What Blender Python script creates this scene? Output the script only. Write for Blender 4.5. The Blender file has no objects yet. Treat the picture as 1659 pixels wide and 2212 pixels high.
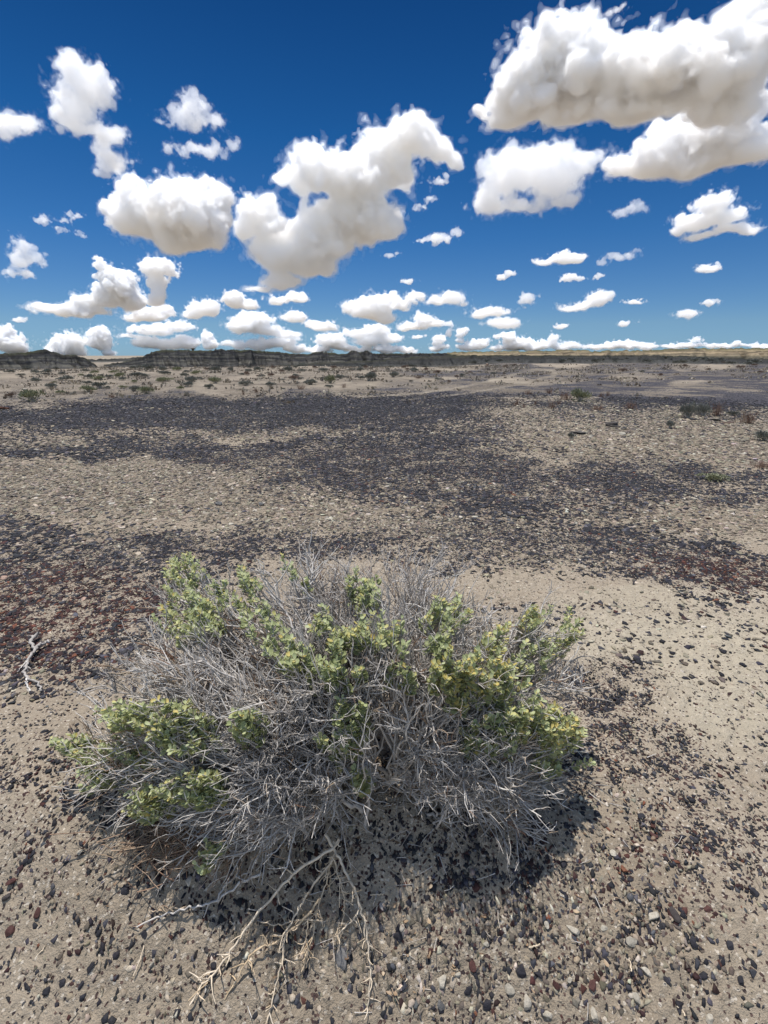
import bpy, bmesh, math, random
import numpy as np
from mathutils import Vector, Matrix

sc = bpy.context.scene
col = sc.collection
rng = np.random.default_rng(7)
random.seed(7)

# ---------------------------------------------------------------- camera
LENS, SH = 16.0, 34.6
SW = SH * 0.75
TILT = math.radians(18.28)
CAMH = 1.0
ct, st = math.cos(TILT), math.sin(TILT)
cam_d = bpy.data.cameras.new('camera')
cam = bpy.data.objects.new('camera', cam_d)
col.objects.link(cam)
cam_d.sensor_fit = 'VERTICAL'
cam_d.sensor_height = SH
cam_d.sensor_width = SW
cam_d.lens = LENS
cam_d.clip_start = 0.02
cam_d.clip_end = 120000
cam.location = (0, 0, CAMH)
cam.rotation_euler = (math.radians(90) - TILT, 0, 0)
sc.camera = cam

FX = SW / 1659 / LENS          # tangent per pixel of the 1659 x 2212 view of the photograph
def ray(px, py):
    u = (px - 829.5) * FX
    v = (1106 - py) * FX
    return np.array([u, ct + v * st, -st + v * ct])
def project(x, y, z):
    dz = z - CAMH
    d = y * ct - dz * st
    d = np.where(d < 1e-4, 1e-4, d)
    v = (y * st + dz * ct) / d
    return 829.5 + x / d / FX, 1106 - v / FX
def at(px, py, z=0.0):
    r = ray(px, py)
    t = (z - CAMH) / r[2]
    return np.array([r[0] * t, r[1] * t, z])

# ---------------------------------------------------------------- helpers
def tag(o, label=None, cat=None, group=None, kind=None):
    if label: o['label'] = label
    if cat: o['category'] = cat
    if group: o['group'] = group
    if kind: o['kind'] = kind
    return o
def mesh_np(name, verts, loops, counts, mat=None, smooth=False, parent=None):
    """verts (n,3), loops flat vertex indices, counts corners per face"""
    me = bpy.data.meshes.new(name)
    verts = np.asarray(verts, np.float32); loops = np.asarray(loops, np.int32).ravel()
    counts = np.asarray(counts, np.int32)
    me.vertices.add(len(verts)); me.vertices.foreach_set('co', verts.ravel())
    me.loops.add(len(loops)); me.loops.foreach_set('vertex_index', loops)
    me.polygons.add(len(counts))
    st_ = np.zeros(len(counts), np.int32); st_[1:] = np.cumsum(counts)[:-1]
    me.polygons.foreach_set('loop_start', st_)
    me.polygons.foreach_set('loop_total', counts)
    if smooth: me.polygons.foreach_set('use_smooth', np.ones(len(counts), bool))
    me.update(calc_edges=True)
    if mat: me.materials.append(mat)
    o = bpy.data.objects.new(name, me)
    col.objects.link(o)
    if parent: o.parent = parent
    return o
def empty(name, loc, rz=0):
    o = bpy.data.objects.new(name, None); col.objects.link(o)
    o.location = loc; o.rotation_euler = (0, 0, rz); o.empty_display_size = .05
    return o
def attr(o, name, data):
    a = o.data.attributes.new(name, 'FLOAT', 'POINT'); a.data.foreach_set('value', np.asarray(data, np.float32))
def attr_col(o, name, data):
    a = o.data.attributes.new(name, 'FLOAT_COLOR', 'POINT')
    d = np.ones((len(data), 4), np.float32); d[:, :3] = data
    a.data.foreach_set('color', d.ravel())

# lattice noise, periodic
_L = np.random.default_rng(11).random((32, 32, 32)).astype(np.float32) * 2 - 1
def noise3(p, seed=0):
    p = p + np.float32(seed * 7.31)
    i = np.floor(p).astype(np.int32); f = (p - i).astype(np.float32)
    f = f * f * f * (f * (f * 6 - 15) + 10)
    i0 = i & 31; i1 = (i + 1) & 31
    x0, y0, z0 = i0[..., 0], i0[..., 1], i0[..., 2]; x1, y1, z1 = i1[..., 0], i1[..., 1], i1[..., 2]
    fx, fy, fz = f[..., 0], f[..., 1], f[..., 2]
    a = _L[x0, y0, z0] * (1 - fx) + _L[x1, y0, z0] * fx
    b = _L[x0, y1, z0] * (1 - fx) + _L[x1, y1, z0] * fx
    c = _L[x0, y0, z1] * (1 - fx) + _L[x1, y0, z1] * fx
    d = _L[x0, y1, z1] * (1 - fx) + _L[x1, y1, z1] * fx
    a = a * (1 - fy) + b * fy; c = c * (1 - fy) + d * fy
    return a * (1 - fz) + c * fz
def n2(x, y, s, seed=0):
    p = np.stack([x / s, y / s, np.full_like(x, .37 + seed * 1.7)], -1).astype(np.float32)
    return noise3(p, seed)
def fbm2(x, y, s, seed=0, octv=4, gain=.5):
    t = 0; a = 1; w = 0
    for k in range(octv):
        t = t + a * n2(x, y, s / 2.03 ** k, seed + k); w += a; a *= gain
    return t / w

# ---------------------------------------------------------------- node helper
class NT:
    def __init__(s, name):
        s.m = bpy.data.materials.new(name); s.m.use_nodes = True
        s.t = s.m.node_tree; s.t.nodes.clear()
        s.out = s.t.nodes.new('ShaderNodeOutputMaterial')
    def n(s, typ, ins=None, **kw):
        nd = s.t.nodes.new(typ)
        for k, v in kw.items(): setattr(nd, k, v)
        for k, v in (ins or {}).items():
            if hasattr(v, 'is_output') or isinstance(v, bpy.types.NodeSocket): s.t.links.new(v, nd.inputs[k])
            else: nd.inputs[k].default_value = v
        return nd
    def math(s, op, a, b=0.0, clamp=False):
        return s.n('ShaderNodeMath', {0: a, 1: b}, operation=op, use_clamp=clamp).outputs[0]
    def mix(s, f, a, b, blend='MIX'):
        nd = s.t.nodes.new('ShaderNodeMix'); nd.data_type = 'RGBA'; nd.blend_type = blend
        for sock, v in ((nd.inputs[0], f), (nd.inputs[6], a), (nd.inputs[7], b)):
            if isinstance(v, bpy.types.NodeSocket): s.t.links.new(v, sock)
            else: sock.default_value = v if not isinstance(v, tuple) or len(v) == 4 else (*v, 1)
        return nd.outputs[2]
    def ramp(s, f, stops, interp='LINEAR'):
        nd = s.n('ShaderNodeValToRGB', {0: f}); cr = nd.color_ramp; cr.interpolation = interp
        while len(cr.elements) < len(stops): cr.elements.new(.5)
        for e, (p, c) in zip(cr.elements, stops):
            e.position = p; e.color = (*c, 1) if len(c) == 3 else c
        return nd.outputs[0]
    def attr(s, name):
        return s.n('ShaderNodeAttribute', attribute_name=name)
    def surf(s, col_, rough=.9, normal=None, spec=.2, **ex):
        b = s.n('ShaderNodeBsdfPrincipled', {'Base Color': col_, 'Roughness': rough, 'Specular IOR Level': spec, **ex})
        if normal is not None: s.t.links.new(normal, b.inputs['Normal'])
        s.t.links.new(b.outputs[0], s.out.inputs[0]); return b

# ---------------------------------------------------------------- light and sky
SUN_EL, SUN_AZ = math.radians(75), math.radians(-35)      # azimuth clockwise from +y
SUN = np.array([math.sin(SUN_AZ) * math.cos(SUN_EL), math.cos(SUN_AZ) * math.cos(SUN_EL), math.sin(SUN_EL)])
w = bpy.data.worlds.new('World'); sc.world = w; w.use_nodes = True
wt = w.node_tree; wt.nodes.clear()
sky = wt.nodes.new('ShaderNodeTexSky'); sky.sky_type = 'NISHITA'; sky.sun_disc = False
sky.sun_elevation = SUN_EL; sky.sun_rotation = SUN_AZ
sky.altitude = 1900; sky.air_density = 1.0; sky.dust_density = 0.25; sky.ozone_density = 3.0
tc = wt.nodes.new('ShaderNodeTexCoord'); sx = wt.nodes.new('ShaderNodeSeparateXYZ')
wt.links.new(tc.outputs['Generated'], sx.inputs[0])
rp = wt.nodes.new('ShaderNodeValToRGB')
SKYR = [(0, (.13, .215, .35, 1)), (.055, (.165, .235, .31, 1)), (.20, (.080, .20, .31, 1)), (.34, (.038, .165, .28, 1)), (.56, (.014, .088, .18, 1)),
        # added fill light: the sky above the view is brightened and warmed
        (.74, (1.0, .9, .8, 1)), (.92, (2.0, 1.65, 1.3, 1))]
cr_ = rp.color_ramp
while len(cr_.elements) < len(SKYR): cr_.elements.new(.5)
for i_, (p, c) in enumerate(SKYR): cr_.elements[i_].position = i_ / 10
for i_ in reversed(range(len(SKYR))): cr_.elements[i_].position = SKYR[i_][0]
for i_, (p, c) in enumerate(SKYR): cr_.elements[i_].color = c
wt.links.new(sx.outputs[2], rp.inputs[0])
mx = wt.nodes.new('ShaderNodeMix'); mx.data_type = 'RGBA'; mx.blend_type = 'MULTIPLY'; mx.inputs[0].default_value = 1
bg = wt.nodes.new('ShaderNodeBackground'); bg.inputs[1].default_value = 0.15
wo = wt.nodes.new('ShaderNodeOutputWorld')
# the unseen sky behind the viewer is brightened and warmed, added as fill
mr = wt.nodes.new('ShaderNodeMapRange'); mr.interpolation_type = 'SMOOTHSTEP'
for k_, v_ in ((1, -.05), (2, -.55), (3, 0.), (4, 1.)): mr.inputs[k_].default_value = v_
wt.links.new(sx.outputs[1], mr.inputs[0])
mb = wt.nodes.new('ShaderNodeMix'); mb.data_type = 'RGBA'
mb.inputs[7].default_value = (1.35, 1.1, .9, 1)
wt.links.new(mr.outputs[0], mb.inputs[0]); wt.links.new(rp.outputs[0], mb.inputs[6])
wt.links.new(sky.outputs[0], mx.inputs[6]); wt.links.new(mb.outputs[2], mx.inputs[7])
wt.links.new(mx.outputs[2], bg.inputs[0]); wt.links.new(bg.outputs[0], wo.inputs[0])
sl = bpy.data.lights.new('sun', 'SUN'); sl.energy = 3.4; sl.angle = math.radians(.53); sl.color = (1, .955, .89)
so = bpy.data.objects.new('sun', sl); col.objects.link(so)
so.rotation_euler = Vector(-SUN).to_track_quat('-Z', 'Y').to_euler()
so.location = (0, 0, 30)
sc.view_settings.view_transform = 'Standard'; sc.view_settings.look = 'None'
sc.view_settings.exposure = 0.75; sc.view_settings.gamma = 1
cy = sc.cycles
cy.max_bounces = 28; cy.diffuse_bounces = 4; cy.glossy_bounces = 2; cy.transmission_bounces = 4
cy.transparent_max_bounces = 24; cy.volume_bounces = 28
cy.use_denoising = True
# ---------------------------------------------------------------- terrain
def sstep(a, b, x):
    t = np.clip((x - a) / (b - a), 0, 1); return t * t * (3 - 2 * t)
def hz(x, y):
    x = np.asarray(x, np.float64); y = np.asarray(y, np.float64)
    r = np.hypot(x, y); az = np.arctan2(x, y)
    z = .020 * fbm2(x, y, .55, 1, 3) * sstep(9, 2, r) + .013 * fbm2(x, y, .16, 14, 3) * sstep(4, 1, r) + .05 * fbm2(x, y, 3.1, 2, 3) * sstep(.8, 5, r) * sstep(60, 12, r) + .16 * fbm2(x, y, 13., 3, 3) * sstep(6, 22, r)
    # the bank below the shrub, falling towards the viewer
    edge = .84 + .06 * n2(x, y, .25, 4) - .10 * np.clip(x, -.2, 1)
    z = z - .21 * sstep(edge, edge - .42, y) * sstep(1.0, .15, x) - .05 * sstep(.6, .2, y)
    z = z + .05 * np.exp(-((x + .05) / .5) ** 2 - ((y - 1.0) / .33) ** 2)
    # low cream rise on the right, with the weeds on it
    z = z + .16 * np.exp(-((x - 3.4) / 1.9) ** 2 - ((y - 8.4) / 2.0) ** 2) + .12 * np.exp(-((x - 5.6) / 1.7) ** 2 - ((y - 8.1) / 1.8) ** 2)
    # basin in front of the hills on the left
    z = z - 1.5 * sstep(37, 117, r) * sstep(.28, .05, az) - .3 * sstep(50, 110, r)
    z = z + .25 * fbm2(x, y, 7., 6, 3) * sstep(17, 37, r) * sstep(.5, .1, az)
    return z
def ground_at(px, py):
    r = ray(px, py)
    t = .3; prev = .3
    while t < 900:
        if CAMH + r[2] * t < float(hz(np.array([r[0] * t]), np.array([r[1] * t]))[0]):
            a, b = prev, t
            for _ in range(16):
                m_ = (a + b) / 2
                if CAMH + r[2] * m_ < float(hz(np.array([r[0] * m_]), np.array([r[1] * m_]))[0]): b = m_
                else: a = m_
            t = b; break
        prev = t; t *= 1.025
    x, y = r[0] * t, r[1] * t
    return np.array([x, y, float(hz(np.array([x]), np.array([y]))[0])])

def blobs(px, py, L, seed):
    """cover 0..1 of the soil by stone patches, given where they lie on the plain"""
    wx = px + 60 * n2(px, py * 3, 120, seed) + 22 * n2(px, py * 3, 37, seed + 1)
    wy = py + 20 * n2(px, py * 3, 90, seed + 2) + 8 * n2(px, py * 3, 31, seed + 3)
    s = np.zeros_like(px)
    for b in L:
        cx, cy, rx, ry, k = b[:5]; sl = b[5] if len(b) > 5 else 0
        e = np.hypot((wx - cx) / rx, (wy - cy - sl * (wx - cx)) / ry)
        v = k * sstep(1.4, .5, e)
        s = s + v * (1 - s) if k > 0 else s * (1 + v)
    return s
DARK = [(500,864,900,15,.6),(400,900,820,36,.88),(250,968,560,26,.9),(870,1000,360,52,.9),(1150,1055,470,52,.85),(950,935,220,46,.8),(1540,1045,300,30,.75),(1570,848,340,34,.85),
        (1330,800,260,12,.5),(900,845,420,13,.45,-.05),(1480,790,300,8,.4),(1150,1140,330,45,.45),
        (560,938,240,13,-.75),(60,958,130,11,-.8),(1090,975,140,12,-.6),(930,1003,75,8,-.7),(1240,905,230,55,-.85),(1000,1070,90,8,-.5),(1500,950,280,45,-.75),(1330,878,200,18,-.6),
        (110,1280,330,120,.93),(20,1150,130,45,.97),(330,1200,200,40,.9),(60,1410,290,75,.72),(640,1180,170,32,.85),(1010,1190,240,45,.45),
        (1450,1215,260,50,.85,.15),(1610,1240,150,42,.9),(1310,1500,120,75,.7),(1420,1610,150,80,.6,.4),(1260,1600,90,120,.6),(1480,1740,170,100,.42,.5),(1610,1850,160,110,.42),
        (100,1720,260,140,.27),(350,1950,300,130,.16),(950,1850,330,90,.34),(1150,1950,400,200,.24),(900,2150,700,120,.13)]
REDP = [(150,1300,260,80,.55),(60,1400,200,60,.45),(1590,1245,140,40,.5),(1470,1215,120,30,.3),(300,1900,500,300,.25),(1250,2000,500,250,.2),(1400,1650,200,160,.12)]
CREAM = [(420,1062,760,78,.9),(1290,930,330,60,.6),(1520,960,260,60,.75),(1540,1110,330,40,.6),(930,1120,300,45,.6),(560,940,260,16,.6),(60,958,140,14,.7),(1000,2080,500,160,.22),(1300,1950,330,230,.14),(1240,1160,330,70,.35),(300,1180,300,40,.4)]
TANS = [(300,835,900,36,1),(560,800,900,14,.7),(900,812,380,22,.9),(1250,825,200,12,.7),(1150,870,220,16,.5),(1520,800,240,7,.5)]
PALE = [(1400,1370,330,60,1),(1580,1480,170,150,1),(1500,1290,260,25,.7)]
def seg_cover(px, py, pts, w0):
    s = np.zeros_like(px)
    for (x0, y0), (x1, y1) in zip(pts[:-1], pts[1:]):
        dx, dy = x1 - x0, (y1 - y0) * 3; L2 = dx * dx + dy * dy
        t = np.clip(((px - x0) * dx + (py - y0) * 3 * dy) / L2, 0, 1)
        d = np.hypot(px - x0 - t * dx, (py - y0) * 3 - t * dy)
        s = np.maximum(s, sstep(w0, w0 * .4, d))
    return s
TRACKS = [[(1200,806),(1195,812),(1150,822),(1100,834),(1020,848),(940,858),(850,866)], [(1180,800),(1130,803),(1100,812),(1060,822),(990,838),(900,850),(780,858)],
          [(1200,806),(1190,800),(1160,798),(1130,801)]]
def zones(x, y, z):
    px, py = project(x, y, z)
    px = px.astype(np.float64); py = py.astype(np.float64)
    d = blobs(px, py, DARK, 3)
    d = np.maximum(d, .075 * (py > 1300))
    tr = np.zeros_like(px)
    for T in TRACKS: tr = np.maximum(tr, seg_cover(px, py, T, 9))
    d = d * (1 - .8 * tr)
    streak = fbm2(px, py * 7, 130, 21, 4)
    s2 = fbm2(px, py * 11, 60, 41, 4)
    d = np.clip(d * (1 + 1.3 * streak * sstep(1000, 860, py)) + (.55 * np.clip(streak + .25, 0, 1) + .4 * np.clip(s2, 0, 1)) * sstep(960, 860, py) * sstep(772, 795, py) * (1 - .55 * sstep(1100, 700, px) * sstep(862, 850, py)), 0, 1)
    p = blobs(px, py, PALE, 9)
    d = d * (1 - .6 * p)
    s2b = fbm2(px, py * 9, 210, 71, 4)
    brk = fbm2(px, py * 2.6, 48, 61, 5, .62)
    d = np.clip(d * (1 + 1.25 * brk * sstep(900, 1000, py)), 0, 1)
    d = np.clip(d + 1.0 * sstep(600, 1050, px) * sstep(778, 792, py) * sstep(890, 850, py) * np.clip(.55 + 4.5 * streak + 4.0 * s2b, 0, 1) * (1 - .8 * tr), 0, 1)
    c = blobs(px, py, CREAM, 5); t = blobs(px, py, TANS, 7); r = blobs(px, py, REDP, 8)
    t = np.clip(t * (.9 + 1.2 * s2 + .5 * streak), 0, 1)
    d = d * (1 - .4 * t * (py < 860))
    return d, c, t, r, np.maximum(p, tr)

# rings of vertices, close together near the viewer and further apart with distance, out to the horizon
rad = [.10]
while rad[-1] < 26000:
    q = rad[-1]
    rad.append(q * (1.0085 if q < 14 else 1.0125 if q < 180 else 1.03 if q < 1500 else 1.09))
rad = np.array(rad)
fa = np.linspace(-math.radians(50), math.radians(50), 760)
ca = np.linspace(math.radians(50), math.radians(310), 96)[1:-1]
ang = np.concatenate([fa, ca])
RR, AA = np.meshgrid(rad, ang, indexing='ij')
GX, GY = (RR * np.sin(AA)).ravel(), (RR * np.cos(AA)).ravel()
GZ = hz(GX, GY)
nr = RR.ravel()
fine = sstep(5, 1.5, nr)
GZ = GZ + fine * (.0055 * n2(GX, GY, .035, 12) + .0034 * n2(GX, GY, .014, 13)) 
gd, gc, gt, gr, gp = zones(GX, GY, GZ)
behind = (GY < .05)
for a_ in (gc, gt, gr, gp): a_[behind] = 0
gd[behind] = .15
na, nrr = len(ang), len(rad)
i0 = (np.arange(nrr - 1)[:, None] * na + np.arange(na)[None]); i1 = (np.arange(nrr - 1)[:, None] * na + (np.arange(na)[None] + 1) % na)
Q = np.stack([i0, i0 + na, i1 + na, i1], -1).reshape(-1, 4)[:, ::-1]
GV = np.stack([GX, GY, GZ], -1)
ctr_i = len(GV)
GV = np.concatenate([GV, [[0, 0, GZ[:na].mean()]]])
fan = np.stack([np.arange(na), (np.arange(na) + 1) % na, np.full(na, ctr_i)], -1)[:, ::-1]
ground = mesh_np('ground', GV, np.concatenate([Q.ravel(), fan.ravel()]), np.concatenate([np.full(len(Q), 4), np.full(len(fan), 3)]), smooth=True)
tag(ground, 'bare desert soil strewn with chips and dark gravel', kind='structure')
ap = lambda a: np.concatenate([a, [a[0]]])
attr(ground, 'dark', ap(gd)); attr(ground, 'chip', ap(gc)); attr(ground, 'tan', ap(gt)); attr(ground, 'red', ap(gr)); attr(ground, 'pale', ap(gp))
attr(ground, 'far', ap(sstep(6.5, 10.8, nr)))

m = NT('desert_soil')
geo = m.n('ShaderNodeNewGeometry'); P = geo.outputs['Position']
A = {k: m.attr(k).outputs['Fac'] for k in ('dark', 'chip', 'tan', 'red', 'pale', 'far')}
nz1 = m.n('ShaderNodeTexNoise', {'Vector': P, 'Scale': 2.2, 'Detail': 6.0}).outputs[0]
nz2 = m.n('ShaderNodeTexNoise', {'Vector': P, 'Scale': 45., 'Detail': 6.0, 'Roughness': .65}).outputs[0]
nz3 = m.n('ShaderNodeTexNoise', {'Vector': P, 'Scale': 320., 'Detail': 3.0}).outputs[0]
soil = m.ramp(nz1, [(.3, (.305, .253, .19)), (.5, (.362, .304, .232)), (.7, (.405, .348, .27))])
soil = m.mix(m.math('MULTIPLY', A['pale'], .8), soil, (.48, .425, .325))
soil = m.mix(A['tan'], soil, m.ramp(nz1, [(.32, (.07, .06, .05)), (.44, (.118, .098, .076)), (.54, (.152, .120, .090)), (.68, (.225, .19, .146))]))
soil = m.mix(.45, soil, m.ramp(nz2, [(.3, (.40, .38, .36)), (.7, (1, .98, .95))]), 'MULTIPLY')
soil = m.mix(.35, soil, m.ramp(nz3, [(.35, (.45, .42, .4)), (.65, (1, 1, 1))]), 'MULTIPLY')
# chips too small or too far for a mesh of their own
def cells(scale, k):
    v = m.n('ShaderNodeTexVoronoi', {'Vector': P, 'Scale': scale, 'Randomness': 1.0}, feature='F1')
    s = m.n('ShaderNodeSeparateColor', {0: v.outputs['Color']})
    return s.outputs[0], s.outputs[1], v.outputs['Distance']
r1, r2, dist = cells(42., 0)
darkc = m.ramp(r2, [(0, (.020, .019, .023)), (.55, (.05, .048, .056)), (.8, (.085, .08, .088)), (1, (.14, .13, .13))])
creamc = m.ramp(r2, [(0, (.10, .08, .06)), (.35, (.22, .18, .135)), (.85, (.30, .255, .195)), (1, (.42, .37, .30))])
nzc = m.n('ShaderNodeTexNoise', {'Vector': P, 'Scale': .42, 'Detail': 10.0, 'Roughness': .74}).outputs[0]
clump = m.n('ShaderNodeMapRange', {0: nzc, 1: .42, 2: .60, 3: .12, 4: 2.3}).outputs[0]
fd = m.math('LESS_THAN', r1, m.math('MULTIPLY', m.math('MULTIPLY', A['dark'], clump), .93))
fc = m.math('MULTIPLY', m.math('GREATER_THAN', r1, m.math('SUBTRACT', 1.0, m.math('MULTIPLY', A['chip'], .85))), A['far'])
soil = m.mix(m.math('MULTIPLY', A['chip'], .8), soil, m.mix(1.0, soil, (.66, .64, .62), 'MULTIPLY'))  # shade in the gaps between cream chips, painted into the soil colour
soil = m.mix(m.math('MULTIPLY', A['far'], .6), soil, m.ramp(clump, [(0, (.075, .068, .06)), (.5, (.155, .130, .103)), (1, (.25, .213, .167))]))
farcol = m.mix(fc, soil, creamc)
farcol = m.mix(m.math('MULTIPLY', fd, A['far']), farcol, darkc)
# grit between the stones
g1, g2, gdist = cells(210., 1)
gcov = m.math('MULTIPLY', m.math('ADD', m.math('MULTIPLY', A['dark'], .33), .035), m.math('SUBTRACT', 1.0, A['far']))
grit = m.math('LESS_THAN', g1, gcov)
gc2 = m.math('MULTIPLY', m.math('GREATER_THAN', g1, .9), m.math('SUBTRACT', 1.0, A['far']))
farcol = m.mix(grit, farcol, m.ramp(g2, [(0, (.03, .027, .028)), (.6, (.07, .045, .04)), (1, (.12, .08, .065))]))
farcol = m.mix(gc2, farcol, m.ramp(g2, [(0, (.30, .25, .19)), (1, (.48, .42, .34))]))
# drying cracks
cw = m.n('ShaderNodeVectorMath', {0: P, 1: m.n('ShaderNodeVectorMath', {0: m.n('ShaderNodeTexNoise', {'Vector': P, 'Scale': 9., 'Detail': 4.0}).outputs['Color'], 1: (.16, .16, .16)}, operation='MULTIPLY').outputs[0]}, operation='ADD')
ce = m.n('ShaderNodeTexVoronoi', {'Vector': cw.outputs[0], 'Scale': 5.5}, feature='DISTANCE_TO_EDGE').outputs['Distance']
crack = m.math('MULTIPLY', m.math('SUBTRACT', 1.0, m.n('ShaderNodeMapRange', {0: ce, 1: .0, 2: .02}).outputs[0]), m.math('GREATER_THAN', nz1, .5))
hsum = m.math('ADD', m.math('MULTIPLY', nz2, .018), m.math('MULTIPLY', nz3, .004))
hsum = m.math('SUBTRACT', hsum, m.math('MULTIPLY', crack, .006))
hsum = m.math('ADD', hsum, m.math('MULTIPLY', m.math('MULTIPLY', m.math('MAXIMUM', fd, fc), A['far']), m.math('MULTIPLY', r2, .014)))
hsum = m.math('ADD', hsum, m.math('MULTIPLY', m.math('MAXIMUM', grit, gc2), .0025))
bump = m.n('ShaderNodeBump', {'Strength': .8, 'Distance': 1.0, 'Height': hsum})
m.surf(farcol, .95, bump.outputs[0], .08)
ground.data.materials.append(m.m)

# ---------------------------------------------------------------- loose stones
def chips(name, x, y, dia, thick, tilt, colr, nv, lift=.25, mat=None):
    n = len(x)
    z = hz(x, y)
    a0 = rng.random(n) * 6.283
    k = np.arange(nv)
    th = a0[:, None] + (k[None] + rng.uniform(-.42, .42, (n, nv))) * 6.2832 / nv
    rr = dia[:, None] * .5 * rng.uniform(.55, 1.3, (n, nv))
    asp = rng.uniform(.42, 1.0, n); rot = rng.random(n) * 6.283
    ex, ey = rr * np.cos(th), rr * np.sin(th) * asp[:, None]
    c, s = np.cos(rot)[:, None], np.sin(rot)[:, None]
    ex, ey = ex * c - ey * s, ex * s + ey * c
    tx, ty = rng.normal(0, 1, n) * tilt, rng.normal(0, 1, n) * tilt
    T = dia * thick
    top_in = rng.uniform(.78, 1.0, (n, nv))
    zt = (T * lift)[:, None] * rng.uniform(.5, 1.4, (n, nv))
    zt = zt + T[:, None] * .22
    zb = -T[:, None] * .5 + 0 * zt
    tp = np.stack([ex * top_in, ey * top_in, zt], -1); bt = np.stack([ex, ey, zb * .2 + zt * .15 - T[:, None] * .1], -1)
    lowr = np.stack([ex * .85, ey * .85, zb], -1)
    V = np.concatenate([tp, bt, lowr], 1)
    V[..., 2] += V[..., 0] * tx[:, None] + V[..., 1] * ty[:, None]
    # lean with the ground
    e = .02
    sx_, sy_ = (hz(x + e, y) - hz(x - e, y)) / (2 * e), (hz(x, y + e) - hz(x, y - e)) / (2 * e)
    V[..., 2] += V[..., 0] * sx_[:, None] + V[..., 1] * sy_[:, None]
    V += np.stack([x, y, z], -1)[:, None]
    base = (np.arange(n) * 3 * nv)[:, None]
    top = base + k[None]
    kn = (k + 1) % nv
    s1 = np.stack([base + nv + k[None], base + nv + kn[None], base + kn[None], base + k[None]], -1)
    s2 = np.stack([base + 2 * nv + k[None], base + 2 * nv + kn[None], base + nv + kn[None], base + nv + k[None]], -1)
    loops = np.concatenate([top, s1.reshape(n, -1), s2.reshape(n, -1)], 1)
    counts = np.tile(np.array([nv] + [4] * (2 * nv)), n)
    o = mesh_np(name, V.reshape(-1, 3), loops, counts, mat)
    attr_col(o, 'col', np.repeat(colr, 3 * nv, 0))
    return o
ms = NT('stone')
sc_ = ms.attr('col').outputs['Color']
sg = ms.n('ShaderNodeNewGeometry').outputs['Position']
sn = ms.n('ShaderNodeTexNoise', {'Vector': sg, 'Scale': 160., 'Detail': 5.0, 'Roughness': .7}).outputs[0]
scol = ms.mix(.7, sc_, ms.ramp(sn, [(.3, (.5, .48, .46)), (.55, (1, 1, 1)), (.75, (1.35, 1.3, 1.25))]), 'MULTIPLY')
ms.surf(scol, .75, ms.n('ShaderNodeBump', {'Strength': .5, 'Distance': .004, 'Height': sn}).outputs[0], .18)
STONE = ms.m

def palette(kind, n):
    u = rng.random(n)[:, None]; v = rng.normal(1, .16, (n, 1))
    if kind == 'dark':
        c = np.where(u < .72, np.array([[.023, .0225, .0265]]), np.where(u < .93, np.array([[.046, .045, .054]]), np.array([[.085, .082, .09]])))
    elif kind == 'red':
        c = np.where(u < .6, np.array([[.036, .019, .018]]), np.where(u < .93, np.array([[.062, .027, .022]]), np.array([[.15, .06, .035]])))
    else:
        c = np.where(u < .40, np.array([[.11, .092, .072]]), np.where(u < .9, np.array([[.25, .21, .158]]), np.array([[.40, .355, .285]])))
    return np.clip(c * v * rng.normal(1, .04, (n, 3)), .008, .8)
def sample(n, r0, r1):
    a = rng.uniform(-math.radians(53), math.radians(53), n)
    r = np.sqrt(rng.uniform(r0 * r0, r1 * r1, n))
    return r * np.sin(a), r * np.cos(a)
KX, KY, KD, KK = [], [], [], []          # x, y, diameter, kind
for r0, r1, med, perm2 in ((.3, 1.6, .0050, 52000), (1.6, 2.9, .0098, 26000), (2.9, 5.4, .0160, 7600), (5.4, 10.4, .024, 3300), (10.4, 14.5, .032, 1500)):
    area = math.radians(106) / 2 * (r1 * r1 - r0 * r0)
    n = int(area * perm2)
    x, y = sample(n, r0, r1)
    d, c, t, r, p = zones(x, y, hz(x, y))
    clump = .55 + .9 * np.clip(.5 + fbm2(x, y, .09 if r1 < 3.5 else .3, 31, 3), 0, 1)
    u = rng.random(n)
    pd, pc = np.clip(d * clump * (.95 + .12 * (r0 > 2)) + .10 * c, 0, 1), np.clip(c * .9 + .10 * d, 0, 1) * (1 - .6 * d)
    kd = u < pd
    kc = ~kd & (u < pd + pc * .95 + .03)
    kr = kd & (rng.random(n) < np.clip(r * 1.1, .04, 1) * (r1 < 6))
    kind = np.where(kr, 1, np.where(kd, 0, 2))
    keep = (kd | kc) & (rng.random(n) < sstep(14.6, 10.0, np.hypot(x, y)))
    dia = med * (1 + .5 * sstep(.45, .12, d) * (r1 < 3.5)) * np.exp(rng.normal(0, .58, n)) * np.where(kind == 2, .95, 1.0)
    dia = np.clip(dia, .35 * med, 2.9 * med)
    KX.append(x[keep]); KY.append(y[keep]); KD.append(dia[keep]); KK.append(kind[keep])
KX, KY, KD, KK = map(np.concatenate, (KX, KY, KD, KK))
KR = np.hypot(KX, KY)
for kid, nm, lab, pal in ((0, 'black_gravel', 'black and blue grey gravel chips strewn over the soil', 'dark'), (1, 'red_brown_gravel', 'dark red brown stone chips mixed into the gravel', 'red'), (2, 'cream_gravel', 'cream and tan stone chips covering the soil', 'cream')):
    s = KK == kid
    n = int(s.sum())
    flat = sstep(.9, 2.0, KR[s])
    o = chips(nm, KX[s], KY[s], KD[s], .30 - .08 * flat, .16, palette(pal, n), 5, mat=STONE)
    tag(o, lab, 'gravel', kind='stuff')
print('CHIPS', len(KX))
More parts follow.
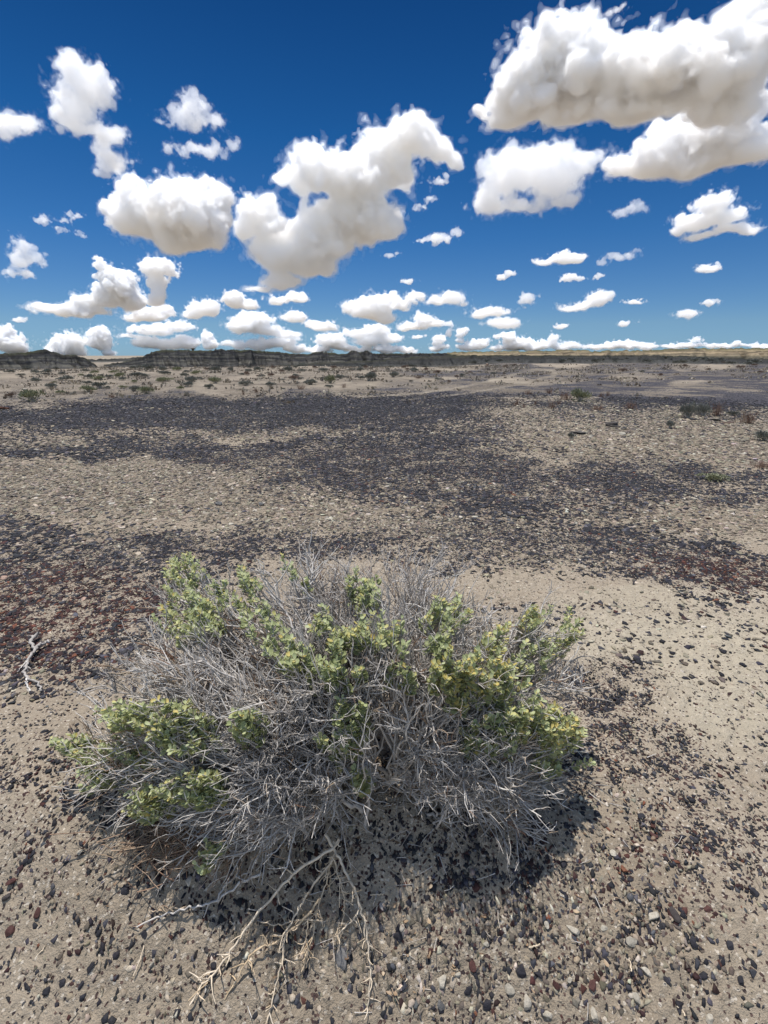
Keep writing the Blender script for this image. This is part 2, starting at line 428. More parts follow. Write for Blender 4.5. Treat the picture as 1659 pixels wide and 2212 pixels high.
# ---------------------------------------------------------------- hills
def hill_mat(name, base, cols, cap, strata=1.0):
    m = NT(name)
    P = m.n('ShaderNodeNewGeometry').outputs['Position']
    h = m.attr('rel').outputs['Fac']
    sp = m.n('ShaderNodeSeparateXYZ', {0: P})
    nb = m.n('ShaderNodeTexNoise', {'Vector': P, 'Scale': .12, 'Detail': 5.0}).outputs[0]
    nf = m.n('ShaderNodeTexNoise', {'Vector': P, 'Scale': .9, 'Detail': 6.0, 'Roughness': .7}).outputs[0]
    hh = m.math('ADD', h, m.math('MULTIPLY', m.math('SUBTRACT', nb, .5), .35))
    lay = m.ramp(hh, cols)
    lines = m.n('ShaderNodeTexNoise', {'Vector': m.n('ShaderNodeCombineXYZ', {0: m.math('MULTIPLY', sp.outputs[0], .02), 1: m.math('MULTIPLY', sp.outputs[1], .02), 2: m.math('MULTIPLY', sp.outputs[2], 1.9)}).outputs[0], 'Scale': 1.6, 'Detail': 4.0}).outputs[0]
    lay = m.mix(.75 * strata, lay, m.ramp(lines, [(.38, (.3, .3, .32)), (.5, (.95, .95, .95)), (.6, (1.6, 1.55, 1.45))]), 'MULTIPLY')
    lay = m.mix(.6, lay, m.ramp(nf, [(.3, (.5, .5, .5)), (.7, (1.3, 1.3, 1.3))]), 'MULTIPLY')
    capf = m.math('MULTIPLY', m.attr('cap').outputs['Fac'], m.n('ShaderNodeMapRange', {0: nf, 1: .35, 2: .6}).outputs[0])
    lay = m.mix(capf, lay, cap)
    m.surf(lay, .95, m.n('ShaderNodeBump', {'Strength': .7, 'Distance': .5, 'Height': nf}).outputs[0], .05)
    return m.m
def make_hill(name, sil, D, front, back, mat, label, gul=.8, foot=0.0, seed=0, x0=None, x1=None, step=1.3, rough=1.3):
    xs = np.arange(sil[0][0], sil[-1][0], step)
    ys = np.interp(xs, [s[0] for s in sil], [s[1] for s in sil])
    ys = ys + rough * (noise3(np.stack([xs / 9, xs * 0, xs * 0 + seed], -1).astype(np.float32)) + .6 * noise3(np.stack([xs / 3.3, xs * 0, xs * 0 + seed + 4], -1).astype(np.float32)))
    R = np.stack([(xs - 829.5) * FX, ct + (1106 - ys) * FX * st, -st + (1106 - ys) * FX * ct], -1)
    hn = np.hypot(R[:, 0], R[:, 1])
    az = np.arctan2(R[:, 0], R[:, 1])
    # the rim wanders nearer and further like an eroded scarp
    wob = 1 + .10 * noise3(np.stack([az * 14, az * 0, az * 0 + seed], -1).astype(np.float32)) + .03 * noise3(np.stack([az * 60, az * 0, az * 0 + seed], -1).astype(np.float32))
    Dr = D * wob
    zt = CAMH + Dr * R[:, 2] / hn
    nf, nb = 46, 12
    tf = np.linspace(0, 1, nf); tb = np.linspace(0, 1, nb + 1)[1:]
    V, rel, cap = [], [], []
    for t in tf:
        r = Dr - front * (1 - t) * (1 + .25 * noise3(np.stack([az * 30, az * 0, az * 0 + seed + 2], -1).astype(np.float32)))
        x, y = r * np.sin(az), r * np.cos(az)
        zg = hz(x, y) - .25
        p = .30 * sstep(0, .55, t) + .22 * sstep(.5, .66, t) + .16 * sstep(.70, .80, t) + .32 * sstep(.84, .97, t)
        rid = np.abs(noise3(np.stack([az * 48 + 1.6 * t, az * 0 + t * 2.6, az * 0 + seed + 7], -1).astype(np.float32)))
        rid = rid + .35 * np.abs(noise3(np.stack([az * 130 + 2 * t, az * 0 + t * 5, az * 0 + seed + 9], -1).astype(np.float32)))
        h = np.maximum(zt - zg, .02)
        z = zg + h * np.clip(p + gul * ((rid - .3) * 4.5 * t * (1 - t) + .5 * t * (1 - t) * noise3(np.stack([az * 85, az * 0 + t * 7, az * 0 + seed + 13], -1).astype(np.float32)) * 2), -.05, 1)
        V.append(np.stack([x, y, z], -1)); rel.append(np.clip((z - zg) / h, 0, 1)); cap.append(np.full(len(x), float(t > .93)))
    for t in tb:
        r = Dr + back * t
        x, y = r * np.sin(az), r * np.cos(az)
        z = zt - .15 - t * .02 * D + .0 * x
        if t > .95: z = np.minimum(z, hz(x, y) - 1)
        V.append(np.stack([x, y, z], -1)); rel.append(np.ones(len(x))); cap.append(np.ones(len(x)))
    n = len(xs); rows = len(V)
    V = np.concatenate(V); rel = np.concatenate(rel); cap = np.concatenate(cap)
    i = (np.arange(rows - 1)[:, None] * n + np.arange(n - 1)[None]).ravel()
    Q = np.stack([i, i + 1, i + n + 1, i + n], -1)
    o = mesh_np(name, V, Q, np.full(len(Q), 4), mat, smooth=True)
    attr(o, 'rel', rel); attr(o, 'cap', cap)
    tag(o, label, kind='structure')
    return o
GREY = [(0, (.095, .086, .076)), (.2, (.048, .047, .046)), (.38, (.076, .073, .063)), (.5, (.025, .025, .028)), (.62, (.055, .054, .047)), (.72, (.04, .04, .04)), (.8, (.018, .018, .02)), (1, (.038, .037, .029))]
hm1 = hill_mat('badland_clay', None, GREY, (.042, .044, .025, 1))
hm2 = hill_mat('tan_mesa', None, [(0, (.07, .066, .056)), (.3, (.11, .097, .07)), (.55, (.22, .175, .117)), (.8, (.17, .14, .09)), (1, (.10, .09, .05))], (.09, .087, .042, 1))
hm3 = hill_mat('dark_scrub_ridge', None, [(0, (.09, .084, .077)), (.4, (.05, .05, .047)), (.7, (.034, .034, .033)), (1, (.042, .04, .032))], (.032, .034, .022, 1), .4)
make_hill('hills', [(-640,795),(-520,778),(-420,772),(-250,769),(-100,766),(0,764),(53,761.5),(74,759.5),(82,756),(93,755),(104,757),(114,761),(138,766),(169,768),(176,771),(188,776),(201,784),(212,793),(225,800)], 129, 42, 50, hm1, 'dark grey layered butte at the left edge of the horizon', seed=1)
make_hill('hills', [(205,800),(225,788),(265,782),(290,775),(304,771),(317,766),(339,757.6),(349,756),(434,757.5),(471,756.5),(492,756),(545,757),(598,759),(608,761.5),(629,763.7),(645,765.5),(666,765.5),(682,761),(717,761.5),(735,764.7),(751,764.7),(759,760),(770,759.4),(793,761),(807,764),(820,764.7),(878,763),(957,764),(997,769),(1040,775),(1075,784),(1090,792)], 178, 66, 74, hm1, 'long dark grey badland ridge with a rock pillar on top', seed=2)
make_hill('hills', [(120,779),(185,776.5),(222,776),(265,774.5),(299,772),(360,772),(420,779)], 320, 50, 98, hm1, 'faint olive plateau behind the gap between two buttes', gul=.1, seed=3)
make_hill('hills', [(870,770),(965,761.5),(997,759.5),(1116,758.4),(1195,757),(1259,755),(1275,758.4),(1317,757.6),(1386,757),(1483,752.4),(1553,753),(1659,751.7),(1800,752),(2100,754),(2250,770)], 258, 74, 200, hm2, 'long low tan mesa along the right horizon', gul=.5, seed=4)
make_hill('hills', [(600,790),(700,783),(800,779),(880,772),(940,769),(1000,767.5),(1100,767),(1200,768),(1300,768.5),(1386,767),(1440,768),(1500,770),(1560,773),(1659,775),(1800,776),(2000,780)], 113, 32, 25, hm3, 'low dark scrubby ridge below the tan mesa', gul=.5, seed=5, rough=1.0)

# the rock pillar on the ridge
def lump(name, dims, mat, seed, sub=3, cuts=0, parent=None):
    bm = bmesh.new(); bmesh.ops.create_icosphere(bm, subdivisions=sub, radius=1)
    for v in bm.verts:
        p = np.array(v.co); q = p.astype(np.float32)[None]
        k = 1 + .28 * float(noise3(q * 1.3 + seed)[0]) + .14 * float(noise3(q * 3.1 + seed)[0]) + .06 * float(noise3(q * 7 + seed)[0])
        v.co = Vector(p * k * np.array(dims) * .5)
    me = bpy.data.meshes.new(name); bm.to_mesh(me); bm.free(); me.materials.append(mat)
    o = bpy.data.objects.new(name, me); col.objects.link(o)
    if parent: o.parent = parent
    return o
rock_m = NT('weathered_rock')
rc = rock_m.attr('tone').outputs['Color']
rp_ = rock_m.n('ShaderNodeTexCoord').outputs['Object']
rn = rock_m.n('ShaderNodeTexNoise', {'Vector': rp_, 'Scale': 9., 'Detail': 6.0, 'Roughness': .7}).outputs[0]
rock_m.surf(rock_m.mix(.8, rock_m.n('ShaderNodeObjectInfo').outputs['Color'], rock_m.ramp(rn, [(.3, (.4, .4, .4)), (.6, (1, 1, 1)), (.8, (1.3, 1.25, 1.2))]), 'MULTIPLY'), .85, rock_m.n('ShaderNodeBump', {'Strength': .6, 'Distance': .05, 'Height': rn}).outputs[0], .2)
ROCK = rock_m.m
def point_at(px, py, D):
    r = ray(px, py); t = D / math.hypot(r[0], r[1]); return r * t + np.array([0, 0, CAMH])
pb = point_at(417, 758.6, 179)
hoodoo = empty('rock_pillar', pb)
tag(hoodoo, 'small mushroom shaped rock pillar on top of the dark ridge', 'rock')
st1 = lump('pillar_stem', (.7, .7, 1.3), ROCK, 3.3, parent=hoodoo); st1.location = (0, 0, .1); st1.color = (.09, .08, .065, 1)
cp1 = lump('caprock', (1.5, 1.0, .5), ROCK, 8.1, parent=hoodoo); cp1.location = (.1, 0, .72); cp1.color = (.075, .066, .052, 1)
# ---------------------------------------------------------------- plants: shared builders
class Tubes:
    """many tapered tubes, built together"""
    def __init__(s): s.B = {}
    def add(s, pts, r0, r1, tone, sides=4):
        s.B.setdefault((len(pts), sides), []).append((pts, r0, r1, tone))
    def build(s, name, mat, parent=None, origin=None):
        VV, LL, TT = [], [], []; off = 0
        for (m, sides), items in s.B.items():
            P_ = np.array([i[0] for i in items], float); n = len(P_)
            R0 = np.array([i[1] for i in items]); R1 = np.array([i[2] for i in items])
            t = np.gradient(P_, axis=1); t /= np.linalg.norm(t, axis=2)[..., None] + 1e-9
            ref = np.where(np.abs(t[:, :1] @ np.array([.31, .52, .8]))[..., None] < .9, np.array([.31, .52, .8]), np.array([1., 0, 0]))
            a = np.cross(t, ref); a /= np.linalg.norm(a, axis=2)[..., None] + 1e-9
            b = np.cross(t, a)
            rr = (R0[:, None] + (R1 - R0)[:, None] * np.linspace(0, 1, m)[None])[:, :, None, None]
            th = np.arange(sides) * 6.2832 / sides
            ring = P_[:, :, None] + rr * (np.cos(th)[:, None] * a[:, :, None] + np.sin(th)[:, None] * b[:, :, None])
            k = np.arange(sides); kn = (k + 1) % sides
            i = (np.arange(m - 1) * sides)[:, None]
            q = np.stack([i + k, i + kn, i + sides + kn, i + sides + k], -1).reshape(1, -1) + (np.arange(n) * m * sides)[:, None] + off
            VV.append(ring.reshape(-1, 3)); LL.append(q.ravel()); off += n * m * sides
            TT.append(np.repeat([i_[3] for i_ in items], m * sides))
        V = np.concatenate(VV); L = np.concatenate(LL)
        if origin is not None: V = V - np.asarray(origin)
        o = mesh_np(name, V, L, np.full(len(L) // 4, 4), mat, smooth=True, parent=parent)
        attr(o, 'tone', np.concatenate(TT)); return o
class Leaves:
    def __init__(s): s.V = []; s.T = []; s.n = 0
    def add(s, base, d, nrm, ln, wd, tone, cup=.18):
        d = d / np.linalg.norm(d); sd = np.cross(d, nrm); sd /= np.linalg.norm(sd) + 1e-9; u = np.cross(sd, d)
        P = []
        for (a, w, z) in ((0, .10, 0), (.35, .40, -.05), (.72, .5, -.02), (.93, .27, .05)):
            P += [base + d * ln * a - sd * wd * w + u * (ln * z + wd * cup * w), base + d * ln * a + u * (ln * z - .04 * wd), base + d * ln * a + sd * wd * w + u * (ln * z + wd * cup * w)]
        P.append(base + d * ln + u * ln * .07)
        s.V.append(P); s.T.append(tone)
    def build(s, name, mat, parent=None, origin=None):
        V = np.array(s.V); n = len(V)
        if origin is not None: V = V - np.asarray(origin)
        f = []
        for r in range(3):
            for c in range(2):
                f += [3 * r + c, 3 * r + c + 1, 3 * r + c + 4, 3 * r + c + 3]
        cnt = [4] * 6 + [3, 3]; f += [9, 10, 12, 10, 11, 12]
        L = (np.array(f)[None] + 13 * np.arange(n)[:, None]).ravel()
        o = mesh_np(name, V.reshape(-1, 3), L, np.tile(cnt, n), mat, smooth=True, parent=parent)
        attr(o, 'tone', np.repeat(s.T, 13)); return o
def unit(v): return v / (np.linalg.norm(v) + 1e-9)
def rnd3(s=1.0): return rng.normal(0, s, 3)
def bark(name, stops, rough=.8):
    m = NT(name); t = m.attr('tone').outputs['Fac']
    g = m.n('ShaderNodeNewGeometry').outputs['Position']
    n = m.n('ShaderNodeTexNoise', {'Vector': g, 'Scale': 90., 'Detail': 4.0}).outputs[0]
    c = m.mix(.7, m.ramp(t, stops), m.ramp(n, [(.3, (.45, .44, .43)), (.65, (1.1, 1.1, 1.1))]), 'MULTIPLY')
    m.surf(c, rough, m.n('ShaderNodeBump', {'Strength': .5, 'Distance': .002, 'Height': n}).outputs[0], .25); return m.m
TWIG = bark('grey_twig_bark', [(0, (.20, .18, .16)), (.45, (.43, .395, .36)), (.75, (.63, .59, .54)), (.9, (.40, .31, .22)), (1, (.22, .13, .085))])
STRAW = bark('dry_tan_stalk', [(0, (.26, .17, .10)), (.5, (.52, .39, .245)), (1, (.68, .58, .45))])
def leaf_mat(name, stops, trans=.25):
    m = NT(name); t = m.attr('tone').outputs['Fac']
    c = m.ramp(t, stops)
    p = m.n('ShaderNodeBsdfPrincipled', {'Base Color': c, 'Roughness': .55, 'Specular IOR Level': .35})
    tr = m.n('ShaderNodeBsdfTranslucent', {'Color': c})
    mx_ = m.n('ShaderNodeMixShader', {0: trans, 1: p.outputs[0], 2: tr.outputs[0]})
    m.t.links.new(mx_.outputs[0], m.out.inputs[0]); return m.m
LEAF = leaf_mat('saltbush_leaf', [(0, (.22, .25, .11)), (.4, (.38, .42, .205)), (.7, (.49, .52, .29)), (.88, (.57, .53, .21)), (1, (.58, .47, .16))], .4)

# ---------------------------------------------------------------- the shrub in front
BASE = ground_at(835, 1655)
SIL = [(840,1130,.50),(700,1152,.47),(600,1178,.46),(500,1205,.43),(350,1215,.38),(285,1330,.29),(225,1450,.22),(150,1580,.13),(105,1640,.08),(190,1730,.05),(320,1790,.05),(430,1860,.04),(590,1850,.05),(710,1790,.07),(800,1660,.14),(900,1640,.17),(970,1710,.11),(1060,1830,.05),(1180,1740,.07),(1235,1600,.13),(1270,1400,.28),(1225,1330,.32),(1095,1262,.40),(960,1175,.46)]
def px3(px, py, above):
    """point a given height over the local soil along the sight line"""
    r = ray(px, py); t = .25
    gf = (lambda x, y: hz1(x, y)) if '_gg' in globals() else (lambda x, y: float(hz(np.array([x]), np.array([y]))[0]))
    while t < 3 and CAMH + r[2] * t > gf(r[0] * t, r[1] * t) + above: t += .004
    return r * t + np.array([0, 0, CAMH])
SP = np.array([px3(*s) for s in SIL])
CT = px3(800, 1400, .41)
sang = np.arctan2(SP[:, 1] - CT[1], SP[:, 0] - CT[0]); srad = np.hypot(SP[:, 1] - CT[1], SP[:, 0] - CT[0])
od = np.argsort(sang); sa, sr, sz = sang[od], srad[od], SP[od, 2]
sa = np.concatenate([sa[-1:] - 2 * math.pi, sa, sa[:1] + 2 * math.pi]); sr = np.concatenate([sr[-1:], sr, sr[:1]]); sz = np.concatenate([sz[-1:], sz, sz[:1]])
def dome(phi, f):
    R = np.interp(phi, sa, sr); z0 = np.interp(phi, sa, sz)
    return np.array([CT[0] + R * f * math.cos(phi), CT[1] + R * f * math.sin(phi), z0 + (CT[2] - z0) * (1 - f ** 2.2)])
def dome_z(x, y):
    dx, dy = x - CT[0], y - CT[1]; phi = math.atan2(dy, dx)
    R = np.interp(phi, sa, sr); f = math.hypot(dx, dy) / R
    z0 = np.interp(phi, sa, sz)
    return -9 if f > 1.08 else z0 + (CT[2] - z0) * (1 - min(f, 1) ** 2.2)
def on_dome(px, py):
    r = ray(px, py); t = .3
    while t < 2.2:
        p = r * t + np.array([0, 0, CAMH])
        if p[2] < dome_z(p[0], p[1]): return p
        t += .006
    return None
_gx = np.linspace(-1.3, 1.3, 131); _gy = np.linspace(.05, 2.45, 121)
_gg = hz(*np.meshgrid(_gx, _gy, indexing='ij'))
def hz1(x, y):
    i = min(max(int((x + 1.3) / .02 + .5), 0), 130); j = min(max(int((y - .05) / .02 + .5), 0), 120)
    return float(_gg[i, j])
shrub = empty('saltbush', BASE)
tag(shrub, 'large grey twiggy desert shrub with pale green leaf clusters in front', 'shrub')
def bez(a, b, c, n, jit):
    t = np.linspace(0, 1, n)[:, None]
    p = a * (1 - t) ** 2 + 2 * b * t * (1 - t) + c * t * t
    j = np.cumsum(rng.normal(0, jit, (n, 3)), 0); j -= t * j[-1]
    return p + j
def twigs(T, path, r, lvl, tone, dens, reach):
    """side shoots along a path"""
    n = len(path)
    cnt = rng.poisson(dens * .92)
    for _ in range(cnt):
        u = rng.uniform(.28, 1.0) if lvl == 0 else rng.uniform(.2, .95)
        i = min(int(u * (n - 1)), n - 2)
        p = path[i] + (path[i + 1] - path[i]) * rng.random()
        d = unit(path[i + 1] - path[i])
        side = unit(np.cross(d, rnd3()))
        ang = rng.uniform(.4, 1.25)
        out = unit(p - BASE - np.array([0, 0, .02]))
        dd = unit(d * math.cos(ang) + side * math.sin(ang) + .25 * out + np.array([0, 0, .10]))
        ln = reach * rng.uniform(.45, 1.25)
        end = p + dd * ln
        g = hz1(end[0], end[1])
        if end[2] < g + .004: end[2] = g + rng.uniform(.004, .02)
        m_ = 4 if lvl == 0 else 3
        mid = p + dd * ln * .5 + rnd3(ln * .10)
        q = bez(p, mid, end, m_ + 1, ln * .035)
        tn = np.clip(tone + rng.normal(0, .13), 0, 1)
        rr = r * (.82 if lvl == 0 else .74)
        T.add(q, rr, rr * .45, tn, 4 if lvl == 0 else 3)
        if lvl < 2: twigs(T, q, rr * .75, lvl + 1, tn, 3.0 if lvl == 0 else .9, reach * .42)
def inside(px, py):
    c = False; n = len(SIL)
    for i in range(n):
        x0, y0 = SIL[i][:2]; x1, y1 = SIL[i - 1][:2]
        if (y0 > py) != (y1 > py) and px < (x1 - x0) * (py - y0) / (y1 - y0) + x0: c = not c
    return c
def shell(px, py, sg):
    for _ in range(40):
        x, y = px + rng.normal(0, sg), py + rng.normal(0, sg)
        if inside(x, y) and (math.hypot((x - 815) / 120, (y - 1610) / 110) > 1 or rng.random() < .3):
            p = on_dome(x, y)
            if p is not None: return p
    return None
nb, i, tries = 96, 0, 0
while i < nb:
    tries += 1
    hx, hy = 90 + 1190 * (tries * .7548776662 % 1), 1125 + 780 * (tries * .5698402910 % 1)
    if not inside(hx, hy) or (math.hypot((hx - 815) / 140, (hy - 1600) / 120) < 1 and rng.random() < .85): continue
    tip0 = on_dome(hx, hy)
    if tip0 is None: continue
    i += 1
    T = Tubes()
    tone0 = np.clip(rng.normal(.55, .16), .15, .86)
    # the shrub is many stems rooted over a patch, most of them under their own tips
    q0 = np.array([tip0[0] - BASE[0], tip0[1] - BASE[1]]) * rng.uniform(.15, .5) + rng.normal(0, .03, 2)
    st_ = np.array([BASE[0] + q0[0], BASE[1] + q0[1], 0]); st_[2] = hz1(st_[0], st_[1]) - .01
    fork = st_ + (tip0 - st_) * rng.uniform(.22, .42) + np.array([0, 0, .02]) + rnd3(.022)
    r0 = rng.uniform(.0032, .0066)
    stem = bez(st_, (st_ + fork) / 2 + rnd3(.022), fork, 7, .004)
    T.add(stem, r0, r0 * .75, tone0 - .12, 6)
    for k in range(rng.integers(4, 7)):
        tip = shell(hx, hy, 70)
        if tip is None: continue
        tip = fork + (tip - fork) * rng.uniform(.7, 1.04) + rnd3(.012)
        ctrl = (fork + tip) / 2 + np.array([0, 0, rng.uniform(-.03, .05)]) + rnd3(.04)
        path = bez(fork, ctrl, tip, 11, .0055)
        T.add(path, r0 * .62, r0 * .2, tone0, 5)
        twigs(T, path, r0 * .43, 0, tone0, 14, .085)
    T.build('branch', TWIG, shrub, BASE)

CL = [(395,1238,55,32,9,.5),(400,1330,70,62,15,.5),(470,1300,45,60,6,.4),(530,1262,32,30,4,.4),(790,1272,48,32,8,.45),(610,1395,50,40,6,.4),(650,1430,50,42,8,.45),(700,1345,26,26,3,.5),(735,1385,52,42,9,.55),(825,1378,62,32,9,.55),(740,1455,50,40,6,.35),
      (970,1330,48,36,7,.5),(945,1402,30,30,3,.4),(985,1487,70,62,17,.72),(1065,1400,22,36,4,.7),(1060,1500,40,42,6,.6),(1110,1560,60,36,9,.6),(1170,1590,62,38,12,.72),(1040,1605,62,42,7,.5),(1190,1645,50,30,4,.4),
      (1150,1340,26,30,4,.6),(1205,1370,42,42,6,.5),(1150,1432,42,40,4,.4),(400,1570,72,40,12,.55),(335,1560,40,30,5,.45),(440,1602,50,30,6,.5),(250,1555,52,32,7,.5),(160,1612,32,20,4,.45),(220,1635,52,40,6,.45),(205,1685,52,25,4,.4),
      (460,1700,56,36,11,.5),(360,1730,46,32,9,.6),(760,1570,46,52,8,.35),(740,1622,40,30,4,.35),(560,1580,36,36,5,.4),(790,1680,20,26,3,.4),(300,1640,42,30,4,.4),(485,1830,28,16,2,.45),(630,1240,40,25,2,.4),(560,1340,40,40,3,.4),(870,1450,40,40,3,.4)]
for (cx, cy_, rx, ry, n, yel) in CL:
    T = Tubes(); LV = Leaves()
    for k in range(int(n * (2.5 if 590 < cx < 860 and cy_ < 1470 else 3.4) + .5)):
        a, q = rng.random() * 6.283, math.sqrt(rng.random())
        p = on_dome(cx + rx * q * math.cos(a) * .9, cy_ + ry * q * math.sin(a) * .9)
        if p is None: continue
        p = BASE + (p - BASE) * (rng.uniform(.92, 1.06) + (.075 if 300 < cx < 1180 and cy_ > 1460 else 0. if cx > 300 else -.02))
        g0 = hz1(p[0], p[1])
        out = unit(p - BASE); up = np.array([0, 0, 1.])
        d = unit(out * .75 + up * .7 + rnd3(.22))
        L_ = rng.uniform(.028, .055)
        s0 = p - d * L_ * .55
        s0[2] = max(s0[2], g0 + .004)
        path = bez(s0, s0 + d * L_ * .5 + rnd3(.006), s0 + d * L_, 6, .0015)
        root = s0 - unit(out + .2 * up) * rng.uniform(.06, .12)
        T.add(bez(root, (root + s0) / 2 + rnd3(.01), s0, 4, .002), .0024, .0016, .5, 4)
        T.add(path, .0016, .0008, .6, 3)
        nl = int(L_ / .0024)
        for j in range(nl):
            u = (j + .5) / nl
            b = path[min(int(u * 5), 4)] * (1 - (u * 5) % 1) + path[min(int(u * 5) + 1, 5)] * ((u * 5) % 1)
            side = unit(np.cross(d, rnd3()))
            ld = unit(side + d * rng.uniform(.25, 1.0))
            sz_ = rng.uniform(.011, .0178) * (1.1 - .35 * u)
            nrm = unit(.5 * d + 1.1 * up - .3 * side + rnd3(.3))
            young = u > .72 and rng.random() < .55
            tone = np.clip(rng.normal(.55, .16) + (yel - .5) * .4 + (.28 * yel * 1.6 if young else 0), 0, 1)
            LV.add(b, ld, nrm, sz_, sz_ * rng.uniform(.55, .75), tone, cup=rng.uniform(.1, .4))
    if LV.V:
        sp = LV.build('leafy_sprig', LEAF, shrub, BASE)
        if yel > .65: sp['label'] = 'leaf cluster tinged yellow at the tips'
        st2 = T.build('sprig_stem', TWIG, sp, BASE)

def stalk(T, pts, hs, r0, r1, tone, stubs=0, jit=.002):
    P_ = np.array([px3(p[0], p[1], h) for p, h in zip(pts, np.linspace(hs[0], hs[1], len(pts)))])
    # denser, gently bent
    tt = np.linspace(0, len(P_) - 1, len(P_) * 4)
    i = np.minimum(tt.astype(int), len(P_) - 2); f = (tt - i)[:, None]
    Q_ = P_[i] * (1 - f) + P_[i + 1] * f
    Q_[1:-1] = (Q_[:-2] + 2 * Q_[1:-1] + Q_[2:]) / 4
    Q_ = Q_ + rng.normal(0, jit, Q_.shape)
    T.add(Q_, r0 * .85, r1, tone, 6)
    for _ in range(stubs):
        k = rng.integers(2, len(Q_) - 1)
        d = unit(np.cross(unit(Q_[k] - Q_[k - 1]), rnd3()) + .5 * unit(Q_[k] - Q_[k - 1]))
        ln = rng.uniform(.008, .035)
        T.add(bez(Q_[k], Q_[k] + d * ln * .5 + rnd3(.003), Q_[k] + d * ln + rnd3(.006), 4, .001), r1 * 1.1, r1 * .5, np.clip(tone + rng.normal(0, .12), 0, 1), 4)
ROOTS = [([(735,1810),(720,1833),(665,1865),(620,1898),(575,1953),(530,2008),(490,2068),(450,2113),(408,2173)], (.07, .012), .0046, .0018, .7, 16),
         ([(705,1800),(725,1843),(745,1878),(770,1933),(785,1978),(797,2043),(800,2103),(795,2198)], (.07, .012), .0042, .0014, .72, 16),
         ([(725,1840),(710,1868),(670,1918),(645,1963),(620,2013),(605,2088),(590,2153),(572,2225)], (.06, .012), .0030, .0014, .62, 18),
         ([(690,1940),(665,1978),(590,2040),(545,2055),(520,2098),(487,2158)], (.04, .008), .0032, .0028, .35, 8),
         ([(715,1850),(710,1890),(690,1953),(678,2013),(650,2100)], (.05, .015), .0024, .0012, .45, 14),
         ([(780,1953),(760,1990),(735,2013),(715,2043)], (.04, .014), .0022, .0012, .65, 8),
         ([(718,1850),(735,1900),(745,1945),(742,1990),(725,2020)], (.055, .02), .0022, .001, .5, 12),
         ([(665,1985),(660,2030),(672,2075)], (.03, .012), .002, .001, .5, 5),
         ([(700,1990),(640,1985),(600,2000),(560,1990)], (.035, .015), .002, .001, .55, 6)]
for (pts, hs, r0, r1, tn, sb) in ROOTS:
    T = Tubes(); stalk(T, pts, hs, r0 * .88, min(r1, r0 * .5) * .9, min(tn + .2, .95), int(sb * 2), .0013)
    o = T.build('dead_stalk', STRAW, shrub, BASE); o['label'] = 'dry tan dead stalk hanging down the bank'
T = Tubes()
stalk(T, [(560,1890),(520,1905),(470,1945),(440,1955),(400,1960),(345,1980),(297,1997)], (.03, .012), .0032, .0014, .56, 4)
stalk(T, [(470,1945),(485,1915),(510,1895),(535,1885)], (.02, .03), .0026, .0014, .52, 3)
stalk(T, [(400,1960),(350,1965),(320,1970)], (.015, .01), .0016, .001, .9, 2)
o = T.build('dead_branch', TWIG, shrub, BASE); o['label'] = 'pale bare dead branch lying on the soil'
# brown tangle of dead fine twigs low on the left
T = Tubes()
for k in range(330):
    c = px3(rng.normal(400, 75), rng.normal(1805, 35), rng.uniform(.01, .08))
    d = unit(np.array([rng.normal(0, 1), rng.normal(0, .6), rng.normal(0, .35)])); ln = rng.uniform(.03, .11)
    a_, b_ = c - d * ln / 2, c + d * ln / 2
    T.add(bez(a_, c + rnd3(.008), b_, 5, .0012), .0014, .0008, rng.uniform(.9, 1), 3)
o = T.build('dead_twigs', TWIG, shrub, BASE); o['label'] = 'brown tangle of dead twigs low in the shrub'

# fallen leaves and broken bits under the shrub
L = Leaves(); T = Tubes()
for k in range(1500):
    x, y = BASE[0] + rng.normal(.02, .27), BASE[1] + rng.normal(-.02, .17)
    p = np.array([x, y, hz1(x, y) + .003])
    if k % 3:
        a_ = rng.random() * 6.283
        L.add(p, np.array([math.cos(a_), math.sin(a_), rng.normal(0, .2)]), unit(np.array([0, 0, 1.]) + rnd3(.3)), rng.uniform(.006, .013), rng.uniform(.003, .008), rng.random())
    else:
        d = unit(np.array([rng.normal(), rng.normal(), rng.normal(0, .12)])); ln = rng.uniform(.012, .05)
        T.add(np.stack([p, p + d * ln * .5 + rnd3(.001), p + d * ln]), .0011, .0006, rng.uniform(.4, 1), 3)
LIT = leaf_mat('fallen_leaf', [(0, (.10, .06, .035)), (.5, (.22, .145, .085)), (1, (.38, .29, .19))], .05)
lit = L.build('leaf_litter', LIT); tag(lit, 'brown fallen leaves and twig bits under the shrub', 'litter', kind='stuff')
T.build('twig_litter', TWIG, lit)
# ---------------------------------------------------------------- twisted dead wood beside the shrub
T = Tubes()
stalk(T, [(84,1367),(72,1377),(64,1388),(76,1404),(62,1424),(50,1445),(60,1464),(80,1474),(90,1492)], (.028, .008), .0075, .003, .30, 6, .003)
stalk(T, [(74,1404),(82,1394),(95,1387),(108,1388)], (.02, .018), .0065, .0045, .33, 0)
stalk(T, [(58,1460),(57,1480),(66,1492)], (.012, .006), .004, .002, .74, 1)
stalk(T, [(62,1424),(45,1440),(38,1452)], (.015, .006), .003, .0015, .7, 1)
c0 = px3(65, 1425, 0)
dw = T.build('driftwood', TWIG, None, c0); dw.location = c0
tag(dw, 'twisted silver grey dead branch lying among dark red stones', 'dead branch')

